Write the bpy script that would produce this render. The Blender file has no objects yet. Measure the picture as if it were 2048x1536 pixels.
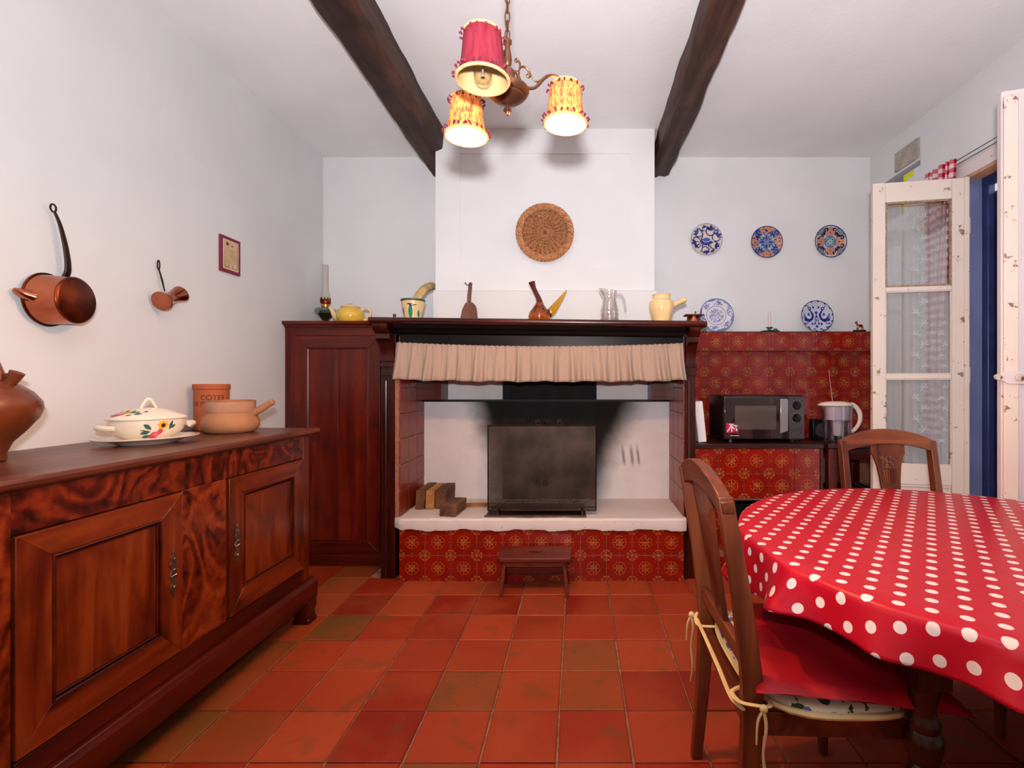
import bpy, bmesh, math, random
from math import sin, cos, pi, sqrt, atan2, radians as R
from mathutils import Vector, Matrix, Euler

random.seed(7)
SC = bpy.context.scene
COL = SC.collection

# ------------------------------------------------------------------ camera, world, light, exposure
F = 973.0          # focal length in pixels of the 2048 wide frame
CX, CY, H = 1155.0, 768.0, 1.2
cd = bpy.data.cameras.new('camera')
cam = bpy.data.objects.new('camera', cd)
COL.objects.link(cam)
cam.location = (0, 0, H)
cam.rotation_euler = (R(90), 0, 0)
cd.sensor_fit = 'HORIZONTAL'
cd.sensor_width = 36
cd.lens = 36 * F / 2048
cd.shift_x = -(CX - 1024) / 2048
cd.clip_start = 0.02
SC.camera = cam

world = bpy.data.worlds.new('world')
SC.world = world
world.use_nodes = True
bg = world.node_tree.nodes['Background']
bg.inputs[0].default_value = (0.93, 0.93, 1.0, 1)
bg.inputs[1].default_value = 3.2

# the photographer's flash, just above the lens
ld = bpy.data.lights.new('flash_light', 'AREA')
ld.shape = 'DISK'
ld.size = 0.09
ld.energy = 94
ld.color = (0.97, 0.965, 1.0)
lo = bpy.data.objects.new('flash_light', ld)
COL.objects.link(lo)
lo.location = (0.0, -0.06, 1.37)
lo.rotation_euler = (R(90 + 54), 0, 0)      # tilted up towards the ceiling

BULB = 1400.0        # emission strength of the two lit bulbs

vs = SC.view_settings
vs.view_transform = 'Standard'
vs.look = 'None'
vs.exposure = 0.0
vs.gamma = 1.0
vs.use_curve_mapping = False
cy = SC.cycles
cy.max_bounces = 7; cy.diffuse_bounces = 3; cy.glossy_bounces = 3; cy.transmission_bounces = 6; cy.transparent_max_bounces = 10
cy.caustics_reflective = False; cy.caustics_refractive = False
cy.use_adaptive_sampling = True; cy.adaptive_threshold = 0.06; cy.adaptive_min_samples = 12

def at(px, py, Y):
    return Vector(((px - CX) / F * Y, Y, H - (py - CY) / F * Y))

# ------------------------------------------------------------------ node expressions
def srgb(r, g, b):
    def c(v):
        v /= 255.0
        return v / 12.92 if v <= 0.04045 else ((v + 0.055) / 1.055) ** 2.4
    return (c(r), c(g), c(b), 1.0)

class X:
    nt = None
    def __init__(s, k): s.k = k
    def __add__(a, b): return mth('ADD', a, b)
    def __radd__(a, b): return mth('ADD', b, a)
    def __sub__(a, b): return mth('SUBTRACT', a, b)
    def __rsub__(a, b): return mth('SUBTRACT', b, a)
    def __mul__(a, b): return mth('MULTIPLY', a, b)
    def __rmul__(a, b): return mth('MULTIPLY', b, a)
    def __truediv__(a, b): return mth('DIVIDE', a, b)
    def __lt__(a, b): return mth('LESS_THAN', a, b)
    def __gt__(a, b): return mth('GREATER_THAN', a, b)

def plug(sock, v):
    if isinstance(v, X): X.nt.links.new(v.k, sock)
    elif v is not None: sock.default_value = v
def mth(op, *a):
    n = X.nt.nodes.new('ShaderNodeMath'); n.operation = op
    for i, v in enumerate(a): plug(n.inputs[i], v)
    return X(n.outputs[0])
def absx(a): return mth('ABSOLUTE', a)
def sinx(a): return mth('SINE', a)
def cosx(a): return mth('COSINE', a)
def sqx(a): return mth('SQRT', a)
def atanx(a, b): return mth('ARCTAN2', a, b)
def maxx(a, b): return mth('MAXIMUM', a, b)
def minx(a, b): return mth('MINIMUM', a, b)
def frac(a): return mth('FRACT', a)
def floorx(a): return mth('FLOOR', a)
def sstep(a, lo_, hi_):
    n = X.nt.nodes.new('ShaderNodeMapRange'); n.interpolation_type = 'SMOOTHSTEP'
    plug(n.inputs[0], a); n.inputs[1].default_value = lo_; n.inputs[2].default_value = hi_
    return X(n.outputs[0])
def coord(kind='Object'):
    n = X.nt.nodes.new('ShaderNodeTexCoord'); return X(n.outputs[kind])
def wpos():
    n = X.nt.nodes.new('ShaderNodeNewGeometry'); return X(n.outputs['Position'])
def sep(v):
    n = X.nt.nodes.new('ShaderNodeSeparateXYZ'); plug(n.inputs[0], v)
    return X(n.outputs[0]), X(n.outputs[1]), X(n.outputs[2])
def comb(x, y, z):
    n = X.nt.nodes.new('ShaderNodeCombineXYZ')
    for i, v in enumerate((x, y, z)): plug(n.inputs[i], v)
    return X(n.outputs[0])
def mapv(v, scale=(1, 1, 1), loc=(0, 0, 0)):
    n = X.nt.nodes.new('ShaderNodeMapping'); plug(n.inputs[0], v)
    n.inputs['Scale'].default_value = scale; n.inputs['Location'].default_value = loc
    return X(n.outputs[0])
def noise(v, scale=5, detail=3, rough=0.5, dist=0.0):
    n = X.nt.nodes.new('ShaderNodeTexNoise'); plug(n.inputs['Vector'], v)
    n.inputs['Scale'].default_value = scale; n.inputs['Detail'].default_value = detail
    n.inputs['Roughness'].default_value = rough; n.inputs['Distortion'].default_value = dist
    return X(n.outputs[0])
def voro(v, scale=5, feature='F1'):
    n = X.nt.nodes.new('ShaderNodeTexVoronoi'); plug(n.inputs['Vector'], v); n.feature = feature
    n.inputs['Scale'].default_value = scale
    return X(n.outputs['Distance'])
def mixc(f, a, b, mode='MIX'):
    n = X.nt.nodes.new('ShaderNodeMix'); n.data_type = 'RGBA'; n.blend_type = mode
    plug(n.inputs[0], f); plug(n.inputs[6], a); plug(n.inputs[7], b)
    return X(n.outputs[2])
def ramp(f, stops):
    n = X.nt.nodes.new('ShaderNodeValToRGB'); plug(n.inputs[0], f)
    e = n.color_ramp.elements
    while len(e) < len(stops): e.new(0.5)
    for i, (p, c) in enumerate(stops): e[i].position = p; e[i].color = c
    return X(n.outputs[0])
def objcolor():
    n = X.nt.nodes.new('ShaderNodeObjectInfo'); return X(n.outputs['Color'])
def objrand():
    n = X.nt.nodes.new('ShaderNodeObjectInfo'); return X(n.outputs['Random'])
def bumpx(h, strength=0.3, dist=0.01):
    n = X.nt.nodes.new('ShaderNodeBump'); plug(n.inputs['Height'], h)
    n.inputs['Strength'].default_value = strength; n.inputs['Distance'].default_value = dist
    return X(n.outputs[0])

MAT = {}
def begin(name):
    m = bpy.data.materials.new(name); m.use_nodes = True
    X.nt = m.node_tree
    MAT[name] = m
    return m
def finish(m, color, rough=0.5, metal=0.0, bump=None, spec=0.5, trans=0.0, ior=1.45, alpha=None, coat=0.0, emit=None, estr=0.0):
    nt = m.node_tree; b = nt.nodes['Principled BSDF']
    X.nt = nt
    plug(b.inputs['Base Color'], color); plug(b.inputs['Roughness'], rough); plug(b.inputs['Metallic'], metal)
    plug(b.inputs['Specular IOR Level'], spec); b.inputs['IOR'].default_value = ior
    b.inputs['Transmission Weight'].default_value = trans
    b.inputs['Coat Weight'].default_value = coat
    if alpha is not None: plug(b.inputs['Alpha'], alpha)
    if bump is not None: plug(b.inputs['Normal'], bump)
    if emit is not None:
        b.inputs['Emission Color'].default_value = emit; b.inputs['Emission Strength'].default_value = estr
    return m
def plain(name, col, rough=0.5, metal=0.0, var=0.12, scale=14, bump=0.0, **kw):
    """plain surface with a little natural variation"""
    m = begin(name); v = coord()
    n = noise(v, scale, 3)
    d = tuple(max(0, c * (1 - var)) for c in col[:3]) + (1,)
    l = tuple(min(1, c * (1 + var)) for c in col[:3]) + (1,)
    c = mixc(sstep(n, 0.3, 0.7), d, l)
    b = bumpx(noise(v, scale * 6, 2), bump, 0.004) if bump else None
    return finish(m, c, rough, metal, b, **kw)
def wood(name, dark, mid, light, axis='z', scale=1.0, rough=0.35, figure=0.0, rnd=True, bump=0.12, mottle=0.3):
    m = begin(name); v = coord()
    if rnd:
        r = objrand(); v = mth2(v, r)
    st = {'x': (1.2, 14, 14), 'y': (14, 1.2, 14), 'z': (14, 14, 1.2)}[axis]
    st = tuple(a * scale for a in st)
    g = noise(mapv(v, st), 1.0, 5, 0.6, 0.6 + figure)
    sw = noise(mapv(v, tuple(2.2 + 0.16 * a for a in st)), 1.0, 3, 0.55, 1.4 + 2.5 * figure)
    c = ramp(g, [(0.28, dark), (0.5, mid), (0.75, light)])
    c = mixc(sstep(sw, 0.52, 0.72) * (0.45 + 0.5 * min(1, figure)), c, dark)
    ml = noise(mapv(v, tuple(3.0 + 0.10 * a for a in st)), 1.0, 4, 0.62, 0.3)
    c = mixc(sstep(ml, 0.44, 0.70) * mottle, c, dark)
    return finish(m, c, rough, 0, bumpx(g, bump, 0.003))
def burl(name, dark, mid, light, rough=0.28, sc=1.0):
    m = begin(name); v = mth2(coord(), objrand())
    n = noise(v, 3.4 * sc, 3, 0.5, 1.1)
    band = sinx(n * 46.0) * 0.5 + 0.5
    fine = noise(v, 30, 4, 0.6, 0.5)
    c = ramp(band * 0.30 + fine * 0.75, [(0.28, dark), (0.52, mid), (0.80, light)])
    big = noise(v, 5.5 * sc, 3, 0.6, 1.6)
    c = mixc(sstep(big, 0.52, 0.66) * 0.5, c, dark)
    return finish(m, c, rough, 0, bumpx(fine, 0.06, 0.002))
def mth2(v, r):
    n = X.nt.nodes.new('ShaderNodeVectorMath'); n.operation = 'ADD'
    plug(n.inputs[0], v); plug(n.inputs[1], comb(r * 7.0, r * 13.0, r * 5.0))
    return X(n.outputs[0])

# ------------------------------------------------------------------ mesh builder
class MB:
    def __init__(s): s.v = []; s.f = []; s.uv = {}
    def add(s, vs_, fs, M=None, uvs=None):
        o = len(s.v)
        for i, p in enumerate(vs_):
            p = Vector(p)
            if M is not None: p = M(p) if callable(M) else M @ p
            s.v.append(tuple(p))
            if uvs: s.uv[o + i] = uvs[i]
        s.f += [tuple(o + i for i in f) for f in fs]
        return s
    def box(s, x0, x1, y0, y1, z0, z1, M=None):
        v = [(x0, y0, z0), (x1, y0, z0), (x1, y1, z0), (x0, y1, z0), (x0, y0, z1), (x1, y0, z1), (x1, y1, z1), (x0, y1, z1)]
        return s.add(v, [(3, 2, 1, 0), (4, 5, 6, 7), (0, 1, 5, 4), (1, 2, 6, 5), (2, 3, 7, 6), (3, 0, 4, 7)], M)
    def lathe(s, prof, n=28, M=None, sx=1, sy=1):
        vs_ = []; rings = []
        for r, z in prof:
            if r < 1e-6:
                rings.append([len(vs_)]); vs_.append((0, 0, z))
            else:
                rings.append(list(range(len(vs_), len(vs_) + n)))
                vs_ += [(r * sx * cos(2 * pi * k / n), r * sy * sin(2 * pi * k / n), z) for k in range(n)]
        fs = []
        for a, b in zip(rings, rings[1:]):
            for k in range(n):
                k2 = (k + 1) % n
                if len(a) == 1 and len(b) == 1: continue
                if len(a) == 1: fs.append((a[0], b[k2], b[k]))
                elif len(b) == 1: fs.append((a[k], a[k2], b[0]))
                else: fs.append((a[k], a[k2], b[k2], b[k]))
        return s.add(vs_, fs, M)
    def tube(s, pts, rad, n=8, closed=False, M=None, flat=1.0, caps=True):
        pts = [Vector(p) for p in pts]; m = len(pts)
        if not hasattr(rad, '__len__'): rad = [rad] * m
        if not closed and 3 <= m <= 16:            # round off sparse paths
            q = [pts[0] * 2 - pts[1]] + pts + [pts[-1] * 2 - pts[-2]]; p2 = []; r2 = []
            for i in range(m - 1):
                a, b, c, d = q[i:i + 4]
                for k in range(4):
                    t = k / 4
                    p2.append(0.5 * (2 * b + (c - a) * t + (2 * a - 5 * b + 4 * c - d) * t * t + (3 * b - a - 3 * c + d) * t ** 3))
                    r2.append(rad[i] + (rad[i + 1] - rad[i]) * t)
            pts = p2 + [pts[-1]]; rad = r2 + [rad[-1]]; m = len(pts)
        tang = []
        for i in range(m):
            a = pts[i - 1] if (i > 0 or closed) else pts[i]
            b = pts[(i + 1) % m] if (i < m - 1 or closed) else pts[i]
            t = (b - a); tang.append(t.normalized() if t.length > 1e-9 else Vector((0, 0, 1)))
        t0 = tang[0]
        u = t0.cross(Vector((0, 0, 1)))
        if u.length < 1e-3: u = t0.cross(Vector((1, 0, 0)))
        u.normalize()
        vs_ = []
        for i in range(m):
            t = tang[i]
            u = (u - t * u.dot(t))
            u = u.normalized() if u.length > 1e-6 else t.orthogonal().normalized()
            w = t.cross(u)
            vs_ += [pts[i] + (u * cos(2 * pi * k / n) + w * (flat * sin(2 * pi * k / n))) * rad[i] for k in range(n)]
        fs = []
        for i in range(m if closed else m - 1):
            j = (i + 1) % m
            for k in range(n):
                k2 = (k + 1) % n
                fs.append((i * n + k, i * n + k2, j * n + k2, j * n + k))
        if not closed and caps:
            fs.append(tuple(reversed(range(n)))); fs.append(tuple(range((m - 1) * n, m * n)))
        return s.add(vs_, fs, M)
    def prism(s, poly, c0, c1, M=None):
        n = len(poly)
        v = [(a, b, c0) for a, b in poly] + [(a, b, c1) for a, b in poly]
        f = [tuple(reversed(range(n))), tuple(range(n, 2 * n))] + [(i, (i + 1) % n, n + (i + 1) % n, n + i) for i in range(n)]
        return s.add(v, f, M)
    def grid(s, fn, nu, nv, uvfn=None, M=None):
        v = []; uv = []
        for j in range(nv + 1):
            for i in range(nu + 1):
                a, b = i / nu, j / nv
                v.append(fn(a, b)); uv.append(uvfn(a, b) if uvfn else (a, b))
        f = [(j * (nu + 1) + i, j * (nu + 1) + i + 1, (j + 1) * (nu + 1) + i + 1, (j + 1) * (nu + 1) + i) for j in range(nv) for i in range(nu)]
        return s.add(v, f, M, uv)
    def ball(s, c, r, n=14, m=9, M=None):
        if not hasattr(r, '__len__'): r = (r, r, r)
        c = Vector(c)
        T = lambda p: (lambda q: (M(q) if callable(M) else M @ q) if M is not None else q)(Vector((c.x + p.x * r[0], c.y + p.y * r[1], c.z + p.z * r[2])))
        return s.lathe([(max(0, sin(pi * j / m)) if 0 < j < m else 0, -cos(pi * j / m)) for j in range(m + 1)], n, T)
    def map(s, fn):
        s.v = [tuple(fn(Vector(p))) for p in s.v]; return s
    def mesh(s, name, mat, smooth=False, recalc=True):
        me = bpy.data.meshes.new(name)
        me.from_pydata(s.v, [], s.f)
        if s.uv:
            ul = me.uv_layers.new(name='UVMap')
            for l in me.loops: ul.data[l.index].uv = s.uv.get(l.vertex_index, (0, 0))
        if recalc:
            bm = bmesh.new(); bm.from_mesh(me)
            bmesh.ops.recalc_face_normals(bm, faces=bm.faces); bm.to_mesh(me); bm.free()
        if smooth:
            me.polygons.foreach_set('use_smooth', [True] * len(me.polygons))
            me.set_sharp_from_angle(angle=R(38))
        if mat: me.materials.append(MAT[mat] if isinstance(mat, str) else mat)
        me.update()
        return me

XZ = lambda y0=0.0: (lambda p: Vector((p.x, y0 + p.z, p.y)))      # polygon in x,z; extruded along y
YZ = lambda x0=0.0: (lambda p: Vector((x0 + p.z, p.x, p.y)))      # polygon in y,z; extruded along x

def link(o, parent=None, loc=None, rot=None):
    COL.objects.link(o)
    if parent: o.parent = parent
    if loc is not None: o.location = loc
    if rot is not None: o.rotation_euler = rot
    return o
def part(name, mb, mat, parent, loc=None, rot=None, smooth=False, bevel=0.0, solid=0.0, label=None, kind=None, seg=2, recalc=True):
    me = mb.mesh(name, mat, smooth, recalc) if isinstance(mb, MB) else mb
    o = link(bpy.data.objects.new(name, me), parent, loc, rot)
    if solid:
        md = o.modifiers.new('solid', 'SOLIDIFY'); md.thickness = solid; md.offset = 0
    if bevel:
        md = o.modifiers.new('bevel', 'BEVEL'); md.width = bevel; md.segments = seg; md.limit_method = 'ANGLE'; md.angle_limit = R(40)
        if not smooth:
            me.polygons.foreach_set('use_smooth', [True] * len(me.polygons)); me.set_sharp_from_angle(angle=R(30))
    if label: o['label'] = label
    if kind is None and name.startswith(('painted_', 'printed_')): kind = 'stuff'
    if kind: o['kind'] = kind
    return o
def tag(o, label, cat, group=None, kind=None):
    o['label'] = label; o['category'] = cat
    if group: o['group'] = group
    if kind: o['kind'] = kind
    return o
def thing(name, label, cat, loc=(0, 0, 0), rot=(0, 0, 0), group=None):
    o = bpy.data.objects.new(name, None); o.empty_display_size = 0.05
    link(o, None, loc, rot if hasattr(rot, '__len__') else (0, 0, rot))
    return tag(o, label, cat, group)
def struct(name, mb, mat, label=None, smooth=False, bevel=0.0):
    o = part(name, mb, mat, None, smooth=smooth, bevel=bevel); o['kind'] = 'structure'
    if label: o['label'] = label
    return o
def copy_tree(o, parent=None):
    c = o.copy(); COL.objects.link(c); c.parent = parent
    for ch in list(o.children): copy_tree(ch, c)
    return c

# 2D drawing for painted motifs
def ell(cx, cy, rx, ry=None, a=0.0, n=14):
    ry = ry or rx
    return [(cx + rx * cos(t) * cos(a) - ry * sin(t) * sin(a), cy + rx * cos(t) * sin(a) + ry * sin(t) * cos(a)) for t in [2 * pi * k / n for k in range(n)]]
def leaf(x0, y0, x1, y1, w, n=6):
    dx, dy = x1 - x0, y1 - y0; L = sqrt(dx * dx + dy * dy); nx, ny = -dy / L, dx / L
    a = [(x0 + dx * t + nx * w * sin(pi * t), y0 + dy * t + ny * w * sin(pi * t)) for t in [k / n for k in range(n + 1)]]
    b = [(x0 + dx * t - nx * w * sin(pi * t), y0 + dy * t - ny * w * sin(pi * t)) for t in [k / n for k in range(n - 1, 0, -1)]]
    return a + b
def strokes(pts, w):
    """quads along a polyline"""
    out = []
    for k in range(len(pts) - 1):
        (x0, y0), (x1, y1) = pts[k], pts[k + 1]
        dx, dy = x1 - x0, y1 - y0; L = sqrt(dx * dx + dy * dy) or 1
        w0 = w[k] if hasattr(w, '__len__') else w; w1 = w[k + 1] if hasattr(w, '__len__') else w
        nx, ny = -dy / L, dx / L; ex, ey = dx / L * w0 * .4, dy / L * w0 * .4
        out.append([(x0 - ex + nx * w0 / 2, y0 - ey + ny * w0 / 2), (x0 - ex - nx * w0 / 2, y0 - ey - ny * w0 / 2), (x1 + ex - nx * w1 / 2, y1 + ey - ny * w1 / 2), (x1 + ex + nx * w1 / 2, y1 + ey + ny * w1 / 2)])
    return out
def arc(cx, cy, r, a0, a1, n=10, r1=None):
    r1 = r if r1 is None else r1
    return [(cx + (r + (r1 - r) * k / n) * cos(a0 + (a1 - a0) * k / n), cy + (r + (r1 - r) * k / n) * sin(a0 + (a1 - a0) * k / n)) for k in range(n + 1)]
def ringp(r0, r1, n=48):
    return [[(r0 * cos(a), r0 * sin(a)), (r1 * cos(a), r1 * sin(a)), (r1 * cos(b), r1 * sin(b)), (r0 * cos(b), r0 * sin(b))] for a, b in [(2 * pi * k / n, 2 * pi * (k + 1) / n) for k in range(n)]]
def decal(polys, fn):
    """thin painted shapes; fn maps (a, b, lift) to a point; lift steps up with drawing order"""
    mb = MB()
    for i, p in enumerate(polys):
        v = [fn(a, b, 0.00004 * (i % 25)) for a, b in p]
        mb.add(v, [tuple(range(len(v)))])
    return mb
def text_polys(s, size, fn, name, mat, parent, align='CENTER', bold=0.0):
    cu = bpy.data.curves.new('t', 'FONT'); cu.body = s; cu.size = size; cu.align_x = align; cu.offset = bold
    ob = bpy.data.objects.new('t', cu); COL.objects.link(ob)
    dg = bpy.context.evaluated_depsgraph_get()
    me = bpy.data.meshes.new_from_object(ob.evaluated_get(dg))
    bpy.data.objects.remove(ob); bpy.data.curves.remove(cu)
    for v in me.vertices: v.co = fn(v.co.x, v.co.y, 0)
    me.name = name; me.materials.clear(); me.materials.append(MAT[mat])
    return part(name, me, None, parent)

# ------------------------------------------------------------------ materials
def m_plaster(name, col, speck=0.0):
    m = begin(name); v = wpos()
    n = noise(v, 2.2, 2, 0.55); f = noise(v, 30, 1, 0.6)
    d = tuple(c * 0.945 for c in col[:3]) + (1,)
    c = mixc(sstep(n, 0.3, 0.75), d, col)
    if speck:
        c = mixc((noise(v, 60, 1) > 0.74) * speck, c, srgb(120, 100, 90))
    return finish(m, c, 0.85, 0, bumpx(n * 1.5 + f * 0.35, 0.22, 0.012), spec=0.25)
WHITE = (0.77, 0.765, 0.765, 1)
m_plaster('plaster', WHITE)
m_plaster('plaster_back', (0.84, 0.83, 0.83, 1))  # lighter copy of plaster, makes up for weak light at the back
m_plaster('plaster_ceiling', (0.89, 0.885, 0.885, 1))  # palest copy of plaster, brightness the ceiling light lacks is in the colour
m_plaster('plaster_lamplit', (0.80, 0.78, 0.77, 1))  # warm lamp light on the lower chimney band, put into the colour
m_plaster('hearth_plaster', (0.72, 0.66, 0.63, 1), 0.5)

def m_soot():
    m = begin('firebox_plaster'); v = wpos(); x, y, z = sep(v)
    n = noise(v, 5, 4, 0.6)
    base = mixc(sstep(n, 0.3, 0.7), (0.66, 0.63, 0.64, 1), (0.74, 0.70, 0.70, 1))
    k = (n - 0.5) * 0.10
    # soot plume: wider higher up
    wr = sstep(x + k, 0.10, 0.46)
    lim_r = 0.15 + (z - 0.55) * 0.46
    lim_l = -0.625 - (z - 0.75) * 0.30
    a = sstep((x - lim_r) + k, -0.10, 0.16)
    b = sstep((lim_l - x) + k, -0.10, 0.13)
    s = (1.0 - a) * (1.0 - b) * (1.0 - 0.8 * (z > 1.086))
    c = mixc(s, base, (0.016, 0.013, 0.011, 1))
    # scorch drips
    for sx, w in ((0.325, 0.016), (0.385, 0.018), (0.43, 0.014)):
        d = 1.0 - sstep(absx(x - sx + (z - 0.7) * 0.12), w * 0.2, w)
        d = d * sstep(z, 0.60 + 0.1 * w, 0.66) * (1.0 - sstep(z, 0.70, 0.80))
        c = mixc(d * 0.65, c, (0.11, 0.06, 0.045, 1))
    return finish(m, c, 0.9, 0, bumpx(n, 0.2, 0.01), spec=0.2)
m_soot()

def m_floor_tile():
    m = begin('terracotta'); v = wpos(); oc = objcolor(); lo_ = coord()
    n = noise(v, 3.1, 4, 0.55, 0.4); f = noise(v, 40, 3, 0.6); g = noise(v, 7.0, 3, 0.5, 0.8)
    c = mixc(sstep(n, 0.38, 0.66) * 0.6, oc, srgb(170, 72, 36))
    c = mixc(sstep(g, 0.54, 0.74) * 0.55, c, srgb(112, 74, 34))
    c = mixc(sstep(f, 0.52, 0.75) * 0.14, c, srgb(70, 30, 16))
    sp = voro(v, 19)
    c = mixc((sp < 0.035) * (noise(v, 4, 1) > 0.55) * 0.45, c, srgb(205, 175, 160))
    return finish(m, c, 0.46 + n * 0.2, 0, bumpx(f * 0.4 + n, 0.12, 0.006), spec=0.42)
m_floor_tile()
plain('mortar', srgb(150, 118, 96), 0.95, var=0.3, scale=30, bump=0.4)

def m_deco(name, base, k=1.0, gold=(214, 138, 52), olive=(162, 126, 80), rough=0.20):
    m = begin(name); x, y, z = sep(coord()); S = 0.158
    u = x / S; v = z / S
    r = sqx(u * u + v * v); a = atanx(v, u)
    u2 = 0.5 - absx(u); v2 = 0.5 - absx(v); rc = sqx(u2 * u2 + v2 * v2); ac = atanx(v2, u2)
    pet = (absx(sinx(a * 8.0)) < 0.62) * (r > 0.05) * (r < (0.13 + 0.055 * absx(cosx(a * 4.0))))
    rib = (absx(sinx(a * 4.0)) < 0.16) * (r < 0.20) * (r > 0.03)
    ring = (absx(r - 0.222 - 0.030 * absx(cosx(a * 8.0))) < 0.0070) * (absx(cosx(a * 8.0)) > 0.42)
    petc = (absx(sinx(ac * 8.0)) < 0.62) * (rc > 0.07) * (rc < (0.10 + 0.085 * absx(sinx(ac * 4.0)))) * (absx(sinx(ac * 4.0)) > 0.35)
    curl = (absx(rc - 0.150 - 0.06 * absx(sinx(ac * 4.0))) < 0.008) * (absx(sinx(ac * 4.0)) > 0.30)
    dotc = (rc < 0.05)
    me_ = minx(sqx(u * u + v2 * v2), sqx(v * v + u2 * u2))
    dots = (absx(me_ - 0.065) < 0.011) * ((absx(u) < 0.014) + (absx(v) < 0.014) + (u2 < 0.012) + (v2 < 0.012) > 0.5)
    ctr = (r < 0.028)
    n = noise(wpos(), 9, 3); w = noise(wpos(), 55, 2)
    rn = objrand()
    b2 = tuple(c * 0.62 for c in base[:3]) + (1,)
    c = mixc(sstep(n, 0.3, 0.7) * 0.5 + rn * 0.45, base, b2)
    fade = sstep(w, 0.30, 0.55) * k
    c = mixc(minx(pet + petc, 1.0) * fade * 0.85, c, srgb(*olive))
    c = mixc(minx(rib + ring + curl + dots + ctr, 1.0) * fade, c, srgb(*gold))
    c = mixc(dotc * fade, c, srgb(206, 140, 60))
    return finish(m, c, rough + n * 0.12, 0, bumpx(w, 0.05, 0.002), spec=0.5, coat=0.25)
m_deco('deco_tile', srgb(148, 22, 6))
m_deco('deco_tile_faded', srgb(140, 38, 14), 0.55, gold=(176, 104, 48), olive=(120, 62, 36), rough=0.34)
plain('tile_grout', srgb(150, 96, 74), 0.9, var=0.2, scale=40)
plain('black_iron', (0.018, 0.016, 0.016, 1), 0.6, 0.6, bump=0.2)
plain('soot_shade_black', (0.006, 0.005, 0.005, 1), 0.9, var=0.3)  # soot on the fireback; painted shade in stool slot and counter opening

wood('mahogany', srgb(44, 6, 3), srgb(92, 18, 6), srgb(118, 36, 12), 'z', rough=0.3, mottle=0.5)
wood('mahogany_h', srgb(46, 9, 4), srgb(86, 21, 9), srgb(112, 36, 15), 'x', rough=0.3)
wood('mantel_wood', srgb(34, 8, 5), srgb(64, 17, 10), srgb(88, 28, 16), 'x', rough=0.26, bump=0.05)
wood('mantel_wood_v', srgb(30, 7, 4), srgb(56, 14, 8), srgb(78, 24, 14), 'z', rough=0.26, bump=0.05)
wood('black_wood', (0.004, 0.003, 0.003, 1), (0.008, 0.006, 0.006, 1), (0.015, 0.011, 0.01, 1), 'x', rough=0.34, bump=0.05)
MAT['black_wood'].node_tree.nodes['Principled BSDF'].inputs['Specular IOR Level'].default_value = 0.15
wood('walnut_v', srgb(54, 10, 3), srgb(112, 40, 11), srgb(146, 68, 24), 'z', rough=0.28, figure=0.25, mottle=0.6)
wood('walnut_h', srgb(62, 14, 4), srgb(120, 46, 15), srgb(154, 76, 30), 'y', rough=0.28, figure=0.2, mottle=0.4)
burl('walnut_burl', srgb(30, 5, 2), srgb(92, 24, 7), srgb(132, 48, 16))
burl('walnut_burl_v', srgb(36, 7, 2), srgb(108, 34, 10), srgb(146, 62, 22), sc=0.9)
wood('walnut_dark', srgb(34, 6, 3), srgb(74, 16, 6), srgb(100, 30, 10), 'y', rough=0.3)
wood('walnut_top', srgb(62, 24, 14), srgb(100, 50, 34), srgb(124, 72, 50), 'y', rough=0.36)
wood('chair_wood', srgb(92, 42, 18), srgb(140, 74, 36), srgb(168, 100, 54), 'z', rough=0.36)
wood('chair_wood_h', srgb(92, 42, 18), srgb(140, 74, 36), srgb(168, 100, 54), 'y', rough=0.36)
wood('chair_dark', srgb(38, 12, 7), srgb(74, 24, 12), srgb(104, 40, 20), 'z', rough=0.32)
wood('table_dark', srgb(20, 7, 4), srgb(46, 16, 9), srgb(70, 28, 15), 'z', rough=0.25)
wood('beam_wood', srgb(28, 16, 13), srgb(60, 34, 26), srgb(96, 62, 46), 'y', scale=0.8, rough=0.6, figure=0.4, bump=0.5)
wood('stool_wood', srgb(66, 18, 9), srgb(104, 36, 18), srgb(128, 56, 32), 'x', rough=0.42)
wood('board_wood', srgb(70, 36, 26), srgb(104, 60, 44), srgb(124, 78, 58), 'z', rough=0.6)
wood('firewood', srgb(60, 34, 22), srgb(110, 72, 46), srgb(150, 106, 66), 'y', rough=0.8)
wood('firewood_pale', srgb(120, 70, 36), srgb(176, 122, 64), srgb(196, 150, 88), 'y', rough=0.8)
wood('counter_wood', srgb(30, 12, 8), srgb(54, 24, 16), srgb(78, 38, 26), 'x', rough=0.35)

m = begin('copper'); v = coord(); n = noise(v, 9, 3)
finish(m, mixc(sstep(n, 0.3, 0.7), srgb(160, 84, 56), srgb(192, 114, 84)), 0.14 + n * 0.10, 1.0)
m = begin('copper_tarnish'); v = coord(); n = noise(v, 14, 4)
finish(m, mixc(sstep(n, 0.35, 0.7), srgb(96, 36, 18), srgb(138, 62, 34)), 0.30, 0.9)
plain('iron', srgb(52, 36, 34), 0.5, 0.7, bump=0.2)
plain('brass_aged', srgb(116, 80, 56), 0.42, 0.85)
plain('brass', srgb(190, 140, 70), 0.3, 0.9)
plain('nickel_aged', srgb(128, 108, 92), 0.35, 0.85)
plain('terracotta_pot', srgb(170, 118, 80), 0.75, var=0.1, bump=0.1)
plain('peach_clay', srgb(190, 140, 112), 0.75, var=0.08)
plain('canister_clay', srgb(178, 92, 52), 0.75, var=0.07, bump=0.1)
plain('glaze_dark', srgb(96, 34, 20), 0.2)
plain('jug_glaze', srgb(110, 52, 24), 0.35, var=0.22, scale=7, coat=0.3)
plain('cream_glaze', srgb(236, 222, 200), 0.16, var=0.04, coat=0.4)
plain('white_glaze', srgb(222, 220, 224), 0.16, var=0.03, coat=0.4)
plain('plate_cream', srgb(220, 208, 186), 0.16, var=0.06, coat=0.4)
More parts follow.
